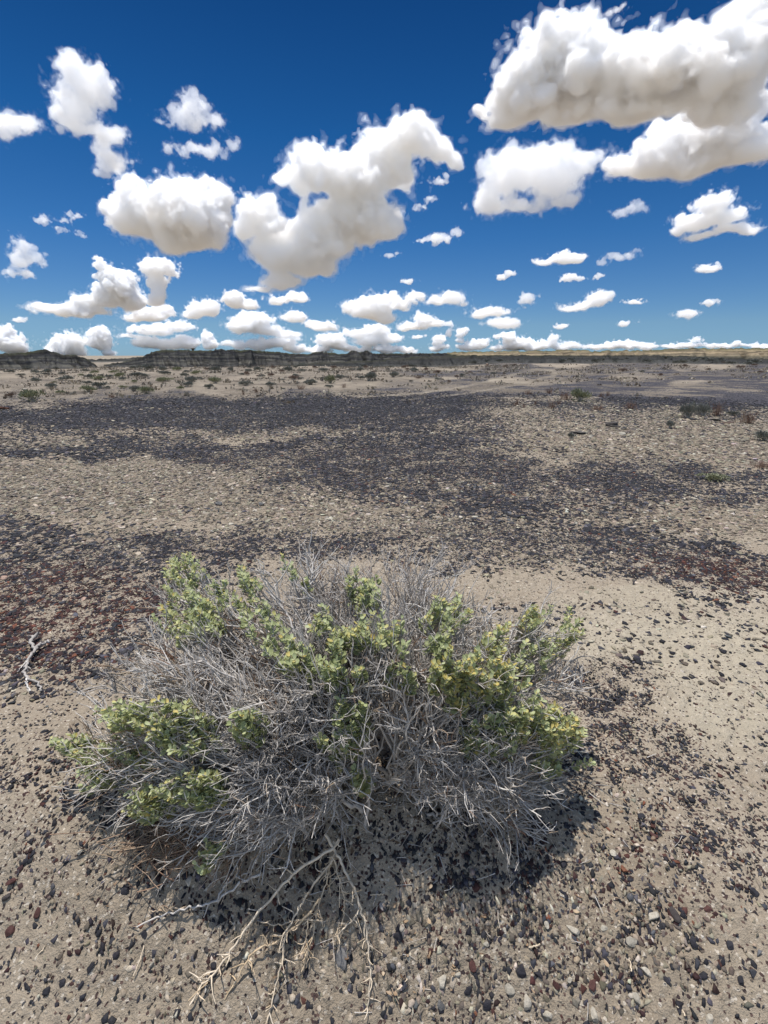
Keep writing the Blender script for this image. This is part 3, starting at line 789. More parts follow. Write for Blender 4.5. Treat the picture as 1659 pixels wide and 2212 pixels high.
# ---------------------------------------------------------------- single stones
def stone(px, py, rpx, kind, label, asp=.7, thick=.40, rot=None, group=None, name=None, sink=.12):
    p = ground_at(px, py)
    dep = p[1] * ct + (CAMH - p[2]) * st
    dia = 2 * rpx * FX * dep * .88

    bm = bmesh.new(); bmesh.ops.create_icosphere(bm, subdivisions=3, radius=1)
    sd = rng.random() * 50
    cuts = [(unit(rnd3()), rng.uniform(.45, .82)) for _ in range(11)]
    for v in bm.verts:
        q = np.array(v.co)
        for nn, dd in cuts:
            k = q @ nn
            if k > dd: q = q - nn * (k - dd) * .92
        q = q * (1 + .12 * float(noise3((q * 1.5 + sd).astype(np.float32)[None])[0]) + .05 * float(noise3((q * 4 + sd).astype(np.float32)[None])[0]))
        v.co = Vector(q * np.array([dia / 2, dia / 2 * asp, dia / 2 * thick]))
    nm = name or 'stone'
    me = bpy.data.meshes.new(nm); bm.to_mesh(me); bm.free()
    me.materials.append(STONE)
    o = bpy.data.objects.new(nm, me); col.objects.link(o)
    c = {'w': (.35, .315, .255), 'c': (.36, .30, .23), 'r': (.075, .035, .030), 'o': (.15, .065, .038), 'b': (.026, .025, .03), 'g': (.13, .125, .12), 'd': (.05, .042, .04), 'p': (.36, .25, .19)}[kind]
    attr_col(o, 'col', np.tile(np.array(c) * rng.uniform(.85, 1.15), (len(me.vertices), 1)))
    o.location = Vector(p) + Vector((0, 0, dia * thick * (.5 - sink) * .7))
    e = .03
    gx = float(hz(p[None, 0] + e, p[None, 1])[0] - hz(p[None, 0] - e, p[None, 1])[0]) / (2 * e); gy = float(hz(p[None, 0], p[None, 1] + e)[0] - hz(p[None, 0], p[None, 1] - e)[0]) / (2 * e)
    N = Vector((-gx, -gy, 1)).normalized()
    o.rotation_euler = (N.to_track_quat('Z', 'Y').to_matrix() @ Matrix.Rotation(rot if rot is not None else rng.random() * 6.28, 3, 'Z')).to_euler()
    tag(o, label, 'stone', group); return o
G = 'single stones on the soil'
for a in [(1410,1980,16,'w','whitish angular stone on open sand at lower right',.8),(1364,2035,13,'w','roundish white stone below an angular whitish one',.9),(1394,2098,15,'w','oblong white stone near a dry stem at lower right',.6),
          (1137,2172,20,'w','tall pale tapered stone at bottom right of centre',.6,.45,1.5),(956,2124,17,'w','larger oval white stone of a touching white pair',.75,.5,1.3),(978,2126,14,'c','smaller cream stone touching an oval white stone',.8),
          (990,2107,9,'w','small white pebble above a pair of pale stones',.7),(952,2174,13,'g','pale grey cobble below a pair of white stones',.85),(1100,2138,14,'w','broad pale stone right of the white pair',.8),
          (1284,2195,16,'w','slanting white stone at the bottom edge right of a red one',.55,.45,2.2),(1240,2013,18,'w','flat wide white stone on gravel below the shrub shadow',.45),(740,2073,23,'g','pale grey flat slab beside hanging tan stalks',.75,.3),
          (597,2158,15,'g','grey rounded cobble between two hanging stalks',.8),(487,2184,9,'c','tan oval pebble at the tip of hanging stalks',.7),(172,1843,8,'w','lone bright white pebble on the left bank',.8),(327,2085,9,'w','white sliver of stone on the shaded left bank',.4,.4,.8),
          (1279,2130,14,'r','largest brick red stone at bottom right',.75,.5,1.2),(1200,2128,14,'r','dark red oblong stone left of a brick red one',.5,.45,2.4),(1347,1880,13,'o','orange red stone on the right gravel band',.65,.5,2.5),
          (1410,1805,13,'r','dull red stone topmost in the right gravel band',.6,.45,2.5),(1022,2090,12,'r','dull red stone above a grey pair left of centre bottom',.8),(1530,1965,13,'r','purplish red stone by the right edge',.6),
          (22,2013,18,'r','big maroon stone at the left edge of the bank',.85,.4),(80,1975,12,'r','maroon stone above the big maroon one at left',.8),(25,1907,16,'r','long thin maroon stone at left edge',.4,.4,.6),(12,1940,15,'d','dark brown long stone at left edge below a maroon one',.45,.4,.6),
          (422,2065,12,'d','dark maroon oblong stone left of the hanging stalks',.45,.5,1.2),(1126,2100,14,'b','roundish black stone at bottom centre right',.9,.6),(1163,2107,15,'b','flat black stone right of a roundish black one',.4,.4,-.3),
          (1457,1978,17,'d','largest blackish purple stone on right sand',.6,.4,-.8),(1010,2138,13,'b','black cobble right of the white pair',.8),(195,2093,13,'b','black flat stone on the lower left bank',.6),(272,1923,14,'b','big black stone under the left edge of the shrub',.8),
          (142,1740,15,'b','bluish black stone cluster piece left of low leaves',.7),(1630,1930,14,'b','black stone at the right edge of the gravel',.7),
          (500,1048,15,'c','broad flat cream slab on the tan chip field',.5,.25,.1),(462,1034,12,'c','cream slab just above left of a broader one',.55,.25,.2),(285,1016,9,'c','tan stone on the boundary of dark gravel and tan chips',.7,.4),
          (472,1091,11,'g','dark grey block on the tan chip field',.8,.6),(565,1091,13,'g','grey slab right of a dark grey block',.6,.4),(80,972,8,'w','white stone on the pale streak at far left',.6,.3),(466,947,7,'w','slender white shard standing in dark gravel',.25,.5,.7),
          (182,1296,13,'p','pinkish cream stone lying on the dark red patch',.6,.4,.4),(237,1291,8,'g','pale grey pebble right of a pinkish cream stone',.8),(300,1197,12,'c','tan flat stone at the top of the dark red patch',.6,.3),(10,1250,15,'p','pinkish tan stone at the left edge of the dark patch',.6,.3),
          (1344,939,8,'w','white stone in front of a dark layered rock',.8,.6)]:
    stone(a[0], a[1], a[2], a[3], a[4], *a[5:], group=G)
for px, py, r, k in [(1497,2040,12,'b'),(1050,2173,13,'b'),(1320,1913,10,'b'),(1575,2045,13,'b'),(1217,1868,10,'b'),(1537,1800,10,'b'),(1385,1765,11,'b'),(1290,1760,10,'b'),(1600,2120,11,'b'),(1440,2120,10,'b')]:
    stone(px, py, r, k, 'plain black stone among gravel to the right of the shrub', rng.uniform(.6, .9), group='black stones right of the shrub')
for px, py, r, k in [(920,1940,10,'b'),(857,1900,11,'b'),(860,2023,13,'b'),(602,2008,12,'b'),(312,2018,11,'b'),(462,2088,10,'b'),(100,2143,11,'b'),(175,2130,9,'b'),(135,2125,10,'b'),(55,1863,10,'b'),(445,2052,9,'d')]:
    stone(px, py, r, k, 'plain black stone on the shaded bank below the shrub', rng.uniform(.6, .9), group='black stones on the shaded bank')
for px, py, r in [(1304,2005,10),(1180,1998,9),(1374,2158,14),(1185,2195,15),(1534,2205,13),(1070,2071,8),(1325,1845,9),(1230,2120,9),(1050,2040,8),(1090,2010,8)]:
    stone(px, py, r, 'w', 'pale cream pebble among mixed gravel at lower right', rng.uniform(.6, .9), group='cream pebbles at lower right')
for px, py, r in [(630,2158,10),(697,2100,9),(757,2203,11),(362,2158,8),(260,1945,7),(830,2140,9),(560,2200,8),(880,2185,10),(690,2180,9)]:
    stone(px, py, r, 'c', 'pale pebble on the shaded soil at the bottom', rng.uniform(.6, .9), group='pale pebbles on the shaded soil')
# layered dark outcrop and slabs on the right
def slab_rock(px, py, wpx, n, label, tones, flat=.12):
    p = ground_at(px, py); dep = p[1] * ct + (CAMH - p[2]) * st; wd = wpx * FX * dep
    root = empty('layered_rock', p); tag(root, label, 'rock')
    z = 0
    for k in range(n):
        s = wd * (1 - .12 * k) * rng.uniform(.85, 1.1)
        o = lump('slab', (s, s * rng.uniform(.5, .8), wd * flat), ROCK, px * .1 + k * 3, parent=root)
        o.location = (rng.normal(0, .06) * wd, rng.normal(0, .04) * wd, z + wd * flat * .35); o.rotation_euler = (rng.normal(0, .08), rng.normal(0, .08), rng.random() * 3)
        o.color = (*tones[k % len(tones)], 1); z += wd * flat * .62
slab_rock(1322, 920, 32, 3, 'dark layered rock on the cream rise at right', [(.075, .066, .06), (.11, .097, .086)])
slab_rock(1368, 928, 24, 1, 'thin dark slab right of a dark layered rock', [(.10, .086, .074)], .1)
slab_rock(1541, 908, 24, 2, 'grey slab with dark underside beside the grey sage clump', [(.05, .045, .04), (.22, .2, .17)], .12)
slab_rock(1569, 914, 26, 1, 'brown flat slab between sage clump and red weed', [(.09, .06, .045)], .1)
slab_rock(1615, 884, 14, 1, 'small dark rock on the blue grey gravel at right', [(.03, .03, .032)], .2)
slab_rock(8, 884, 30, 1, 'red brown flat rock at left edge on dark gravel', [(.12, .055, .035)], .2)
slab_rock(1052, 792, 9, 2, 'pinkish stub of rock on the far tan flat', [(.36, .25, .18)], .5)
slab_rock(53, 842, 18, 1, 'white pale slab on the far left flat', [(.5, .46, .4)], .15)
slab_rock(1250, 936, 34, 2, 'low dark ledge left of the layered rock', [(.11, .10, .09), (.09, .082, .074)], .08)

# ---------------------------------------------------------------- desert shrubs and dry weeds in the distance
SAGE = leaf_mat('sage_leaf', [(0, (.07, .07, .058)), (.5, (.13, .131, .108)), (1, (.21, .205, .17))], .1)
OLIVE = leaf_mat('olive_leaf', [(0, (.10, .105, .055)), (.5, (.19, .195, .11)), (1, (.29, .285, .17))], .15)
GRAYL = leaf_mat('grey_leaf', [(0, (.09, .09, .075)), (.5, (.17, .17, .14)), (1, (.27, .26, .22))], .1)
BROWN = leaf_mat('brown_leaf', [(0, (.09, .06, .045)), (.5, (.17, .115, .085)), (1, (.26, .19, .14))], .1)
STEM = bark('weed_stem', [(0, (.09, .05, .04)), (.5, (.19, .105, .075)), (1, (.30, .20, .14))])
def proto_shrub(mat, nl, leaf, seed, spiky=0, hgt=.62):
    L = Leaves(); T = Tubes(); zero = np.zeros(3)
    lob = [(rng.uniform(-.3, .3), rng.uniform(-.3, .3), rng.uniform(.55, 1)) for _ in range(7)]
    for k in range(26):
        l = lob[k % 7]; e = np.array([l[0] + rng.normal(0, .1), l[1] + rng.normal(0, .1), hgt * l[2] * rng.uniform(.5, .95)])
        T.add(bez(rnd3(.03) * np.array([1, 1, 0]), e * .5 + rnd3(.05), e, 5, .012), .018, .006, rng.uniform(.2, .7), 4)
    for k in range(nl):
        l = lob[k % 7]
        d = unit(rnd3()); d[2] = abs(d[2]) * 1.0 if rng.random() < .8 else d[2]
        q = rng.uniform(.55, 1.05)
        p = np.array([l[0] + d[0] * .27 * q, l[1] + d[1] * .27 * q, hgt * l[2] * .5 + d[2] * hgt * .48 * l[2] * q])
        p[2] = max(p[2], .02)
        ld = unit(d + np.array([0, 0, .5 + spiky]) + rnd3(.3))
        L.add(p, ld, unit(rnd3()), leaf * rng.uniform(.6, 1.3) * (1 + spiky), leaf * rng.uniform(.35, .6), np.clip(rng.normal(.45, .22), 0, 1))
    return L, T
def proto_mesh(name, mat, nl, leaf, seed, spiky=0, hgt=.62):
    L, T = proto_shrub(mat, nl, leaf, seed, spiky, hgt)
    o = L.build(name, mat); s = T.build('stems', TWIG, o)
    return o, s
def proto_weed(n, h, seed):
    T = Tubes()
    for k in range(n):
        b = np.array([rng.normal(0, .16), rng.normal(0, .12), 0]); e = b + np.array([rng.normal(0, .16), rng.normal(0, .12), h * rng.uniform(.45, 1.0)])
        q = bez(b, (b + e) / 2 + rnd3(.03), e, 6, .01); tn = rng.uniform(.1, .95)
        T.add(q, .010, .004, tn, 3)
        for j in range(7):
            i = rng.integers(1, 5); d = unit(rnd3(.6) + np.array([0, 0, .7])); ln = h * rng.uniform(.08, .2)
            T.add(np.stack([q[i], q[i] + d * ln * .5 + rnd3(.01), q[i] + d * ln]), .006, .003, np.clip(tn + rng.normal(0, .15), 0, 1), 3)
    return T
PROTO = {}
def get(kind, v):
    k = (kind, v)
    if k not in PROTO:
        if kind == 'weed':
            o = proto_weed(34, .8, v).build('dry_weed', STEM); PROTO[k] = (o, None)
        elif kind == 'spike':
            PROTO[k] = proto_mesh('sagebrush', SAGE if v % 2 else GRAYL, 700, .07, v, 1.6, .8)
        else:
            mt = {'sage': SAGE, 'olive': OLIVE, 'grey': GRAYL, 'brown': BROWN}[kind]
            PROTO[k] = proto_mesh('desert_shrub', mt, 620, .095, v, .3)
        for o in PROTO[k]:
            if o: col.objects.unlink(o)
    return PROTO[k]
def plant(px, py, wpx, kind, label, cat='shrub', group=None, hk=1.0, parts=None):
    p = ground_at(px, py)
    dep = p[1] * ct + (CAMH - p[2]) * st
    wd = wpx * FX * dep * 1.08
    a, b = get(kind, int(rng.integers(0, 4)))
    o = a.copy(); col.objects.link(o)
    o.location = p - np.array([0, 0, .01 * wd]); o.rotation_euler = (0, 0, rng.random() * 6.28)
    s = wd / .95
    o.scale = (s, s, s * hk)
    tag(o, label, cat, group)
    if b is not None and (parts if parts is not None else wpx >= 18):
        c = b.copy(); col.objects.link(c); c.parent = o
    return o
NEAR = [(1253,868,34,'olive','bright olive green bushy shrub on the cream rise at right',1.15),(74,867,38,'olive','olive green rounded shrub at the far edge of dark gravel at left',.9),(1488,903,32,'spike','pale grey sage clump with upright blades on the right rise',1.1),(1518,899,28,'spike','darker sage clump touching the pale grey one',1.0),
        (1583,897,20,'sage','low dark green plant between two brown weeds at right',.7),(1446,925,15,'grey','small grey dead looking bush alone on tan chips',1.5),(1652,952,32,'grey','grey green shrub cut by the right edge',1.0),(1539,1036,46,'olive','faint low olive plant on the dark gravel at right',.45),(1235,947,15,'sage','tiny grey green plant beside the dark ledge',1.2),
        (796,823,31,'sage','biggest dark olive shrub on the tan flat in the centre',.9),(714,828,23,'olive','olive shrub left of the biggest dark one on the tan flat',1.1),(316,851,24,'olive','olive green shrub at the lower edge of the tan flat',1.0),(290,845,20,'grey','grey shrub just left of an olive one on the tan flat',.9),(193,847,25,'olive','pale olive low shrub on the tan flat at left',.8),
        (218,839,27,'sage','dark wide shrub behind a pale olive one',.7),(849,815,20,'grey','grey shrub right of the biggest dark one',.9),(997,814,11,'sage','dark shrub beside the vehicle tracks',.9),(735,819,16,'grey','round grey bush behind the olive shrub',1.0),(672,831,27,'grey','low spreading grey green shrub in the centre',.6),(111,838,19,'grey','lone grey bush on tan soil left of centre flat',.9),(413,828,20,'grey','grey bush upright beside a low dark one',1.3),(402,836,22,'sage','low dark shrub in front of a grey upright bush',.7),
        (467,828,23,'olive','wide olive shrub at the middle of the tan flat',.8),(452,840,16,'sage','dark shrub on the near edge of the tan flat',1.0),(531,833,23,'grey','wide pale grey shrub in the middle flat',.7),(637,820,21,'brown','brownish shrub in the middle of the tan flat',.6),(357,824,27,'olive','yellow olive flat shrub on pale ground',.5),(24,858,17,'brown','brown tuft shrub near the left edge above dark gravel',.9)]
for px, py, w_, k, lab, hk in NEAR: plant(px, py, w_, k, lab, 'shrub', None, hk, True)
WEED = [(1185,850,22,'red brown dry weed patch above the green shrub',.7),(1140,852,16,'small red brown dry weed left of a wider patch',.8),(1222,864,27,'reddish dry weed leaning on the green shrub',.9),(1193,883,18,'dry reddish weed nearest below the green shrub',1.1),(1115,877,17,'thin brown dry weed at the left end of the cream rise',1.2),(1132,881,11,'smaller brown dry weed beside a thin one',1.2),(1156,875,11,'brown dry stalks left of a reddish weed',1.2),
        (1207,874,13,'small dry tuft between reddish weed and green shrub',1.0),(1298,858,11,'grey brown dry tuft right of the green shrub',1.2),(1313,856,10,'upright dark dry tuft right of a grey brown one',1.6),(1548,898,30,'bushy red brown dry weed beside the sage clump',1.2),(1615,915,38,'wide red brown dry weed near right edge',.9),(1645,1011,38,'low reddish dry weed at the right edge on gravel',.6),
        (1361,884,28,'reddish brown dry weed on the gravel edge',.8),(1290,886,30,'low brown dry weed strip on the cream rise',.5),(526,853,9,'reddish upright tuft on the gravel edge in the centre left',1.5),(553,849,11,'taller reddish tuft right of a small upright one',1.5),(743,837,13,'rusty low weed beside the olive shrub',.9),(650,841,26,'wide tan dry weed on the gravel edge',.5),(241,859,20,'brown low weed at the left gravel edge',.6)]
for px, py, w_, lab, hk in WEED: plant(px, py, w_, 'weed', lab, 'dry weed', None, hk, False)
XS = np.random.default_rng(5)
SM1 = [(float(XS.uniform(0, 430)), float(XS.uniform(796, 832)), float(XS.uniform(9, 20))) for _ in range(16)] + [(148,822,24),(130,822,16),(79,826,20),(136,810,14),(99,810,13),(82,808,18),(190,818,18),(212,821,22),(237,817,14),(258,815,18),(265,822,14),(267,839,16),(296,814,22),(317,814,18),(320,802,24),(353,802,18),(381,801,18),(357,809,12),(403,806,16),(423,809,18),(399,814,14),(389,841,14),(230,840,14),(132,851,18),(20,806,16),(45,812,14),(60,800,14),(245,806,16),(205,808,14),(175,812,10)]
for px, py, w_ in SM1:
    plant(px, py, w_, rng.choice(['sage', 'grey', 'sage', 'olive']), 'small dark shrub on the flat below the left buttes', 'shrub', 'small shrubs below the left buttes', rng.uniform(.55, .9), False)
SM2 = [(float(XS.uniform(430, 980)), float(XS.uniform(790, 822)), float(XS.uniform(8, 16))) for _ in range(16)] + [(465,804,22),(449,800,14),(498,802,13),(534,811,13),(521,810,12),(561,802,22),(568,814,12),(584,814,14),(698,803,18),(653,803,14),(624,804,20),(608,804,12),(587,835,20),(711,838,15),(750,815,8),(865,814,8),(846,794,12),(837,798,8),(611,842,10),(760,800,12),(790,796,10),(720,796,12),(680,796,10),(640,795,10),(590,796,10),(540,796,10),(500,795,8),(810,804,9),(880,800,9)]
for px, py, w_ in SM2:
    plant(px, py, w_, rng.choice(['sage', 'grey', 'sage', 'brown']), 'small dark shrub on the tan flat below the long ridge', 'shrub', 'small shrubs below the long ridge', rng.uniform(.55, .9), False)
SM3 = [(986,815,9),(954,791,9),(986,790,12),(1091,793,9),(1075,792,7),(902,818,12),(888,826,9),(944,806,16),(1068,809,13),(970,826,9),(1015,806,9),(920,800,10),(1110,790,8),(1630,790,12),(1643,806,10),(1560,786,9),(1480,792,9),(1600,796,14),(1530,800,10),(1427,812,9),(1385,805,12),(1345,803,16)]
for px, py, w_ in SM3:
    plant(px, py, w_, rng.choice(['sage', 'brown', 'brown']), 'small brownish shrub on the far flat near the tracks', 'shrub', 'small shrubs on the right flat', rng.uniform(.5, .9), False)
for k in range(70):
    px = rng.uniform(640, 1640); D_ = rng.uniform(82, 110)
    r = ray(px, 780); az = math.atan2(r[0], r[1])
    x, y = D_ * math.sin(az), D_ * math.cos(az)
    o, _ = get('sage', int(rng.integers(0, 4))); c = o.copy(); col.objects.link(c)
    # sits on the dark ridge if there is one here
    h0 = float(hz(np.array([x]), np.array([y]))[0])
    s = rng.uniform(.7, 1.6); c.location = (x, y, h0 + (D_ - 82) / 32 * .6); c.scale = (s, s, s * .75); c.rotation_euler = (0, 0, rng.random() * 6)
    tag(c, 'dark scrub bush on the low ridge under the tan mesa', 'shrub', 'scrub on the low dark ridge')
# dry stems lying on the soil
for (x0, y0, x1, y1, lab) in [(620,0,0,0,'')][:0] + [(310,2043,288,2108,'thin pale dry stem on the shaded left bank'),(97,2043,82,2062,'short pale twig left on the bank'),(1363,2098,1359,2072,'short straw beside an oblong white stone'),(1480,2195,1462,2172,'straw lying at the bottom right'),(880,2115,858,2138,'short straw left of the white pair'),(1165,2040,1143,2047,'straw on gravel below the shrub shadow'),(800,1933,829,1930,'grey twig on the soil right of the stalks')]:
    T = Tubes(); stalk(T, [(x0, y0), ((x0 + x1) / 2 + 3, (y0 + y1) / 2), (x1, y1)], (.006, .006), .0016, .0012, .8, 0, .0006)
    c0 = px3(x0, y0, 0)
    o = T.build('fallen_twig', STRAW, None, c0); o.location = c0; tag(o, lab, 'dry stem')

# dry grass and litter over the tan flat
L = Leaves()
n = 0
xs, ys = sample(60000, 10.5, 59)
d, c, t, r, p = zones(xs, ys, hz(xs, ys))
keep = (rng.random(len(xs)) < np.clip(t * .55 + .02, 0, 1) * np.clip(.5 + 1.5 * fbm2(xs, ys, 2.2, 51, 3), .05, 1)) & (p < .3)
xs, ys = xs[keep][:3600], ys[keep][:3600]; zs = hz(xs, ys)
for x, y, z in zip(xs, ys, zs):
    s = rng.uniform(.05, .16) * (1 + math.hypot(x, y) / 60); tn = np.clip(rng.normal(.5, .25), 0, 1)
    for k in range(5):
        b = np.array([x + rng.normal(0, s * .5), y + rng.normal(0, s * .4), z - .01])
        L.add(b, unit(np.array([rng.normal(0, 1.), rng.normal(0, .7), .7])), unit(rnd3()), s * rng.uniform(.4, .9), s * rng.uniform(.2, .45), tn)
DRY = leaf_mat('dry_grass', [(0, (.12, .095, .075)), (.5, (.22, .18, .135)), (1, (.32, .275, .20))], .15)
o = L.build('dry_grass', DRY); tag(o, 'sparse dry grass and low brown litter over the tan flat', 'grass', kind='stuff')
# ---------------------------------------------------------------- clouds
def surface_nets(F):
    """F > 0 inside; returns verts in grid units and quads"""
    nx, ny, nz = F.shape
    S = F > 0
    c = np.zeros((nx - 1, ny - 1, nz - 1), np.int8)
    for a in (0, 1):
        for b in (0, 1):
            for d in (0, 1):
                c += S[a:nx - 1 + a, b:ny - 1 + b, d:nz - 1 + d]
    act = (c > 0) & (c < 8)
    idx = np.full(act.shape, -1, np.int32)
    I, J, K = np.nonzero(act)
    idx[I, J, K] = np.arange(len(I))
    acc = np.zeros((len(I), 3), np.float32); cnt = np.zeros(len(I), np.float32)
    corners = [(a, b, d) for a in (0, 1) for b in (0, 1) for d in (0, 1)]
    for p in corners:
        for ax in range(3):
            if p[ax]: continue
            q = list(p); q[ax] = 1
            f0 = F[I + p[0], J + p[1], K + p[2]]; f1 = F[I + q[0], J + q[1], K + q[2]]
            m = (f0 > 0) != (f1 > 0)
            t = np.where(m, f0 / np.where(m, f0 - f1, 1), 0)
            v = np.array(p, np.float32)[None] + 0 * acc; v[:, ax] = t
            acc += v * m[:, None]; cnt += m
    V = np.stack([I, J, K], -1) + acc / cnt[:, None]
    quads = []
    for ax in range(3):
        sl0 = [slice(1, -1)] * 3; sl0[ax] = slice(0, -1)
        sl1 = [slice(1, -1)] * 3; sl1[ax] = slice(1, None)
        A = S[tuple(sl0)]; B = S[tuple(sl1)]
        e = np.argwhere(A != B)
        if not len(e): continue
        off = np.ones(3, int); off[ax] = 0
        e = e + off
        o1, o2 = [(1, 2), (2, 0), (0, 1)][ax]
        d1 = np.zeros(3, int); d1[o1] = 1; d2 = np.zeros(3, int); d2[o2] = 1
        g = lambda q: idx[q[:, 0], q[:, 1], q[:, 2]]
        Q = np.stack([g(e - d1 - d2), g(e - d2), g(e), g(e - d1)], -1)
        fl = S[e[:, 0], e[:, 1], e[:, 2]]
        Q[fl] = Q[fl][:, ::-1]
        quads.append(Q)
    return V, np.concatenate(quads)

def _rot():
    q, _ = np.linalg.qr(np.random.default_rng(3 + len(ROT)).normal(0, 1, (3, 3)))
    return q.astype(np.float32)
ROT = []
for _ in range(8): ROT.append(_rot())
CLOUD_BASE = 900.0
VOLM = {}
def cloud_mat(dens):
    key = '%.2e' % dens
    if key not in VOLM:
        m = NT('cloud_' + key)
        v = m.n('ShaderNodeVolumeScatter', {'Color': (.895, .925, .97, 1), 'Density': dens, 'Anisotropy': 0.35})
        m.t.links.new(v.outputs[0], m.out.inputs['Volume'])
        VOLM[key] = m.m
    return VOLM[key]
def make_cloud(ci, label, wisp, blobs, mfp=None, vox=None):
    B = np.array([[b[0], b[1], b[2], b[3] if len(b) > 3 else b[2]] for b in blobs], float)
    lo = np.array([(B[:, 0] - B[:, 2]).min(), (B[:, 1] - B[:, 3]).min()])
    hi = np.array([(B[:, 0] + B[:, 2]).max(), (B[:, 1] + B[:, 3]).max()])
    c = (lo + hi) / 2
    d = ray(*c); d /= np.linalg.norm(d)
    base = ray(c[0], hi[1]); base /= np.linalg.norm(base)
    D = min(CLOUD_BASE / max(base[2], 1e-3), 26000.0)
    right = np.cross(d, [0, 0, 1]); right /= np.linalg.norm(right)
    up = np.cross(right, d)
    def loc(px, py):
        r = ray(px, py); r = r / (r @ d)
        return np.array([r @ right, r @ up])
    k = np.linalg.norm(loc(c[0] + 5, c[1]) - loc(c[0] - 5, c[1])) / 10       # tangent per pixel here
    kv = np.linalg.norm(loc(c[0], c[1] + 5) - loc(c[0], c[1] - 5)) / 10
    P = np.array([loc(b[0], b[1]) for b in B])
    R = B[:, 2:] * np.array([k, kv])
    size = np.median(np.sqrt(R[:, 0] * R[:, 1]))
    rad_d = np.clip(np.sqrt(R[:, 0] * R[:, 1]), None, R.max()) * (1.3 if wisp < .3 else 1.0)
    zoff = rng.normal(0, .18, len(B)) * rad_d
    vx = (vox or max(1.7, .0075 * (hi - lo).max())) * k
    pad = size * .5 + 4 * vx
    mn = np.array([(P[:, 0] - R[:, 0]).min(), (P[:, 1] - R[:, 1]).min(), (zoff - rad_d).min()]) - pad
    mx = np.array([(P[:, 0] + R[:, 0]).max(), (P[:, 1] + R[:, 1]).max(), (zoff + rad_d).max()]) + pad
    n = np.ceil((mx - mn) / vx).astype(int) + 1
    ax = [mn[i] + vx * np.arange(n[i]) for i in range(3)]
    X = np.stack(np.meshgrid(*ax, indexing='ij'), -1).astype(np.float32)
    # warp the domain so that the blobs lose their ellipsoid outlines
    q = (X / np.float32(size * 1.3)) @ ROT[6]
    Wp = X + np.float32(size) * (.30 + .22 * wisp) * np.stack([noise3(q, ci + .1), .8 * noise3(q, ci + 5.3), noise3(q, ci + 9.7)], -1)
    F = np.full(X.shape[:3], -1e3, np.float32); acc = np.zeros_like(F)
    kk = 7.0
    for p, r, rd, zo in zip(P, R, rad_d, zoff):
        e = np.sqrt(((Wp[..., 0] - p[0]) / r[0]) ** 2 + ((Wp[..., 1] - p[1]) / r[1]) ** 2 + ((Wp[..., 2] - zo) / rd) ** 2)
        s = min(r[0], r[1]) ** .5 * size ** .5
        acc += np.exp(np.clip(kk * (1 - e) * s / size, -40, 30))
    F = np.log(acc + 1e-12) / kk - .20                     # in units of size, >0 inside
    f1 = X / np.float32(size)
    amp = 0.40; fr = 1.35
    # the underside of a cumulus is flat and smooth
    ylo, yhi = (P[:, 1] - R[:, 1]).min(), (P[:, 1] + R[:, 1]).max()
    und = (.38 + .62 * sstep(.18, .55, (X[..., 1] - ylo) / (yhi - ylo)) * 1.0).astype(np.float32) if wisp < .45 else np.float32(1)
    F2 = F * 1.0; F3 = F * 1.0
    for o in range(6):
        if vx / size * fr * 1.7 > 1: break
        nz = noise3((f1 @ ROT[o]) * np.float32(fr) + np.float32(o * 3.1), ci * 1.3 + o)
        bil = np.abs(nz) * 2 - .5
        g = und * amp * ((1 - wisp) * bil * .85 + wisp * nz * 1.25)
        F = F + g; F3 = F3 + g + (amp * .75 * nz if o > 0 else 0); F2 = F2 + g * 1.0 + (amp * .4 * nz if o > 1 else 0)
        amp *= .61; fr *= 2.1
    M = np.zeros(F.shape, bool); M[1:-1, 1:-1, 1:-1] = True
    ctr = D * d + np.array([0, 0, CAMH])
    mf = (mfp or (.062 + 1.7 * wisp ** 1.7)) * size * D
    def build(name, G, dens, parent=None):
        G = np.where(M, G, -1)
        V, Q = surface_nets(G)
        V = V * vx + mn
        W = D * (d[None] * (1 + V[:, 2:3]) + right[None] * V[:, :1] + up[None] * V[:, 1:2]) + np.array([0, 0, CAMH])
        return mesh_np(name, W - ctr, Q, np.full(len(Q), 4), cloud_mat(float('%.1e' % dens)), smooth=True, parent=parent)
    o = build('cloud', F - .05, 1 / mf)
    o.location = ctr
    build('cloud_fringe', F2 + .05 + .05 * wisp, .20 / mf, o)
    build('cloud_wisps', F3 + .10 + .05 * wisp, .055 / mf, o)
    tag(o, label, 'cloud', 'white cumulus clouds over the desert')
    return o

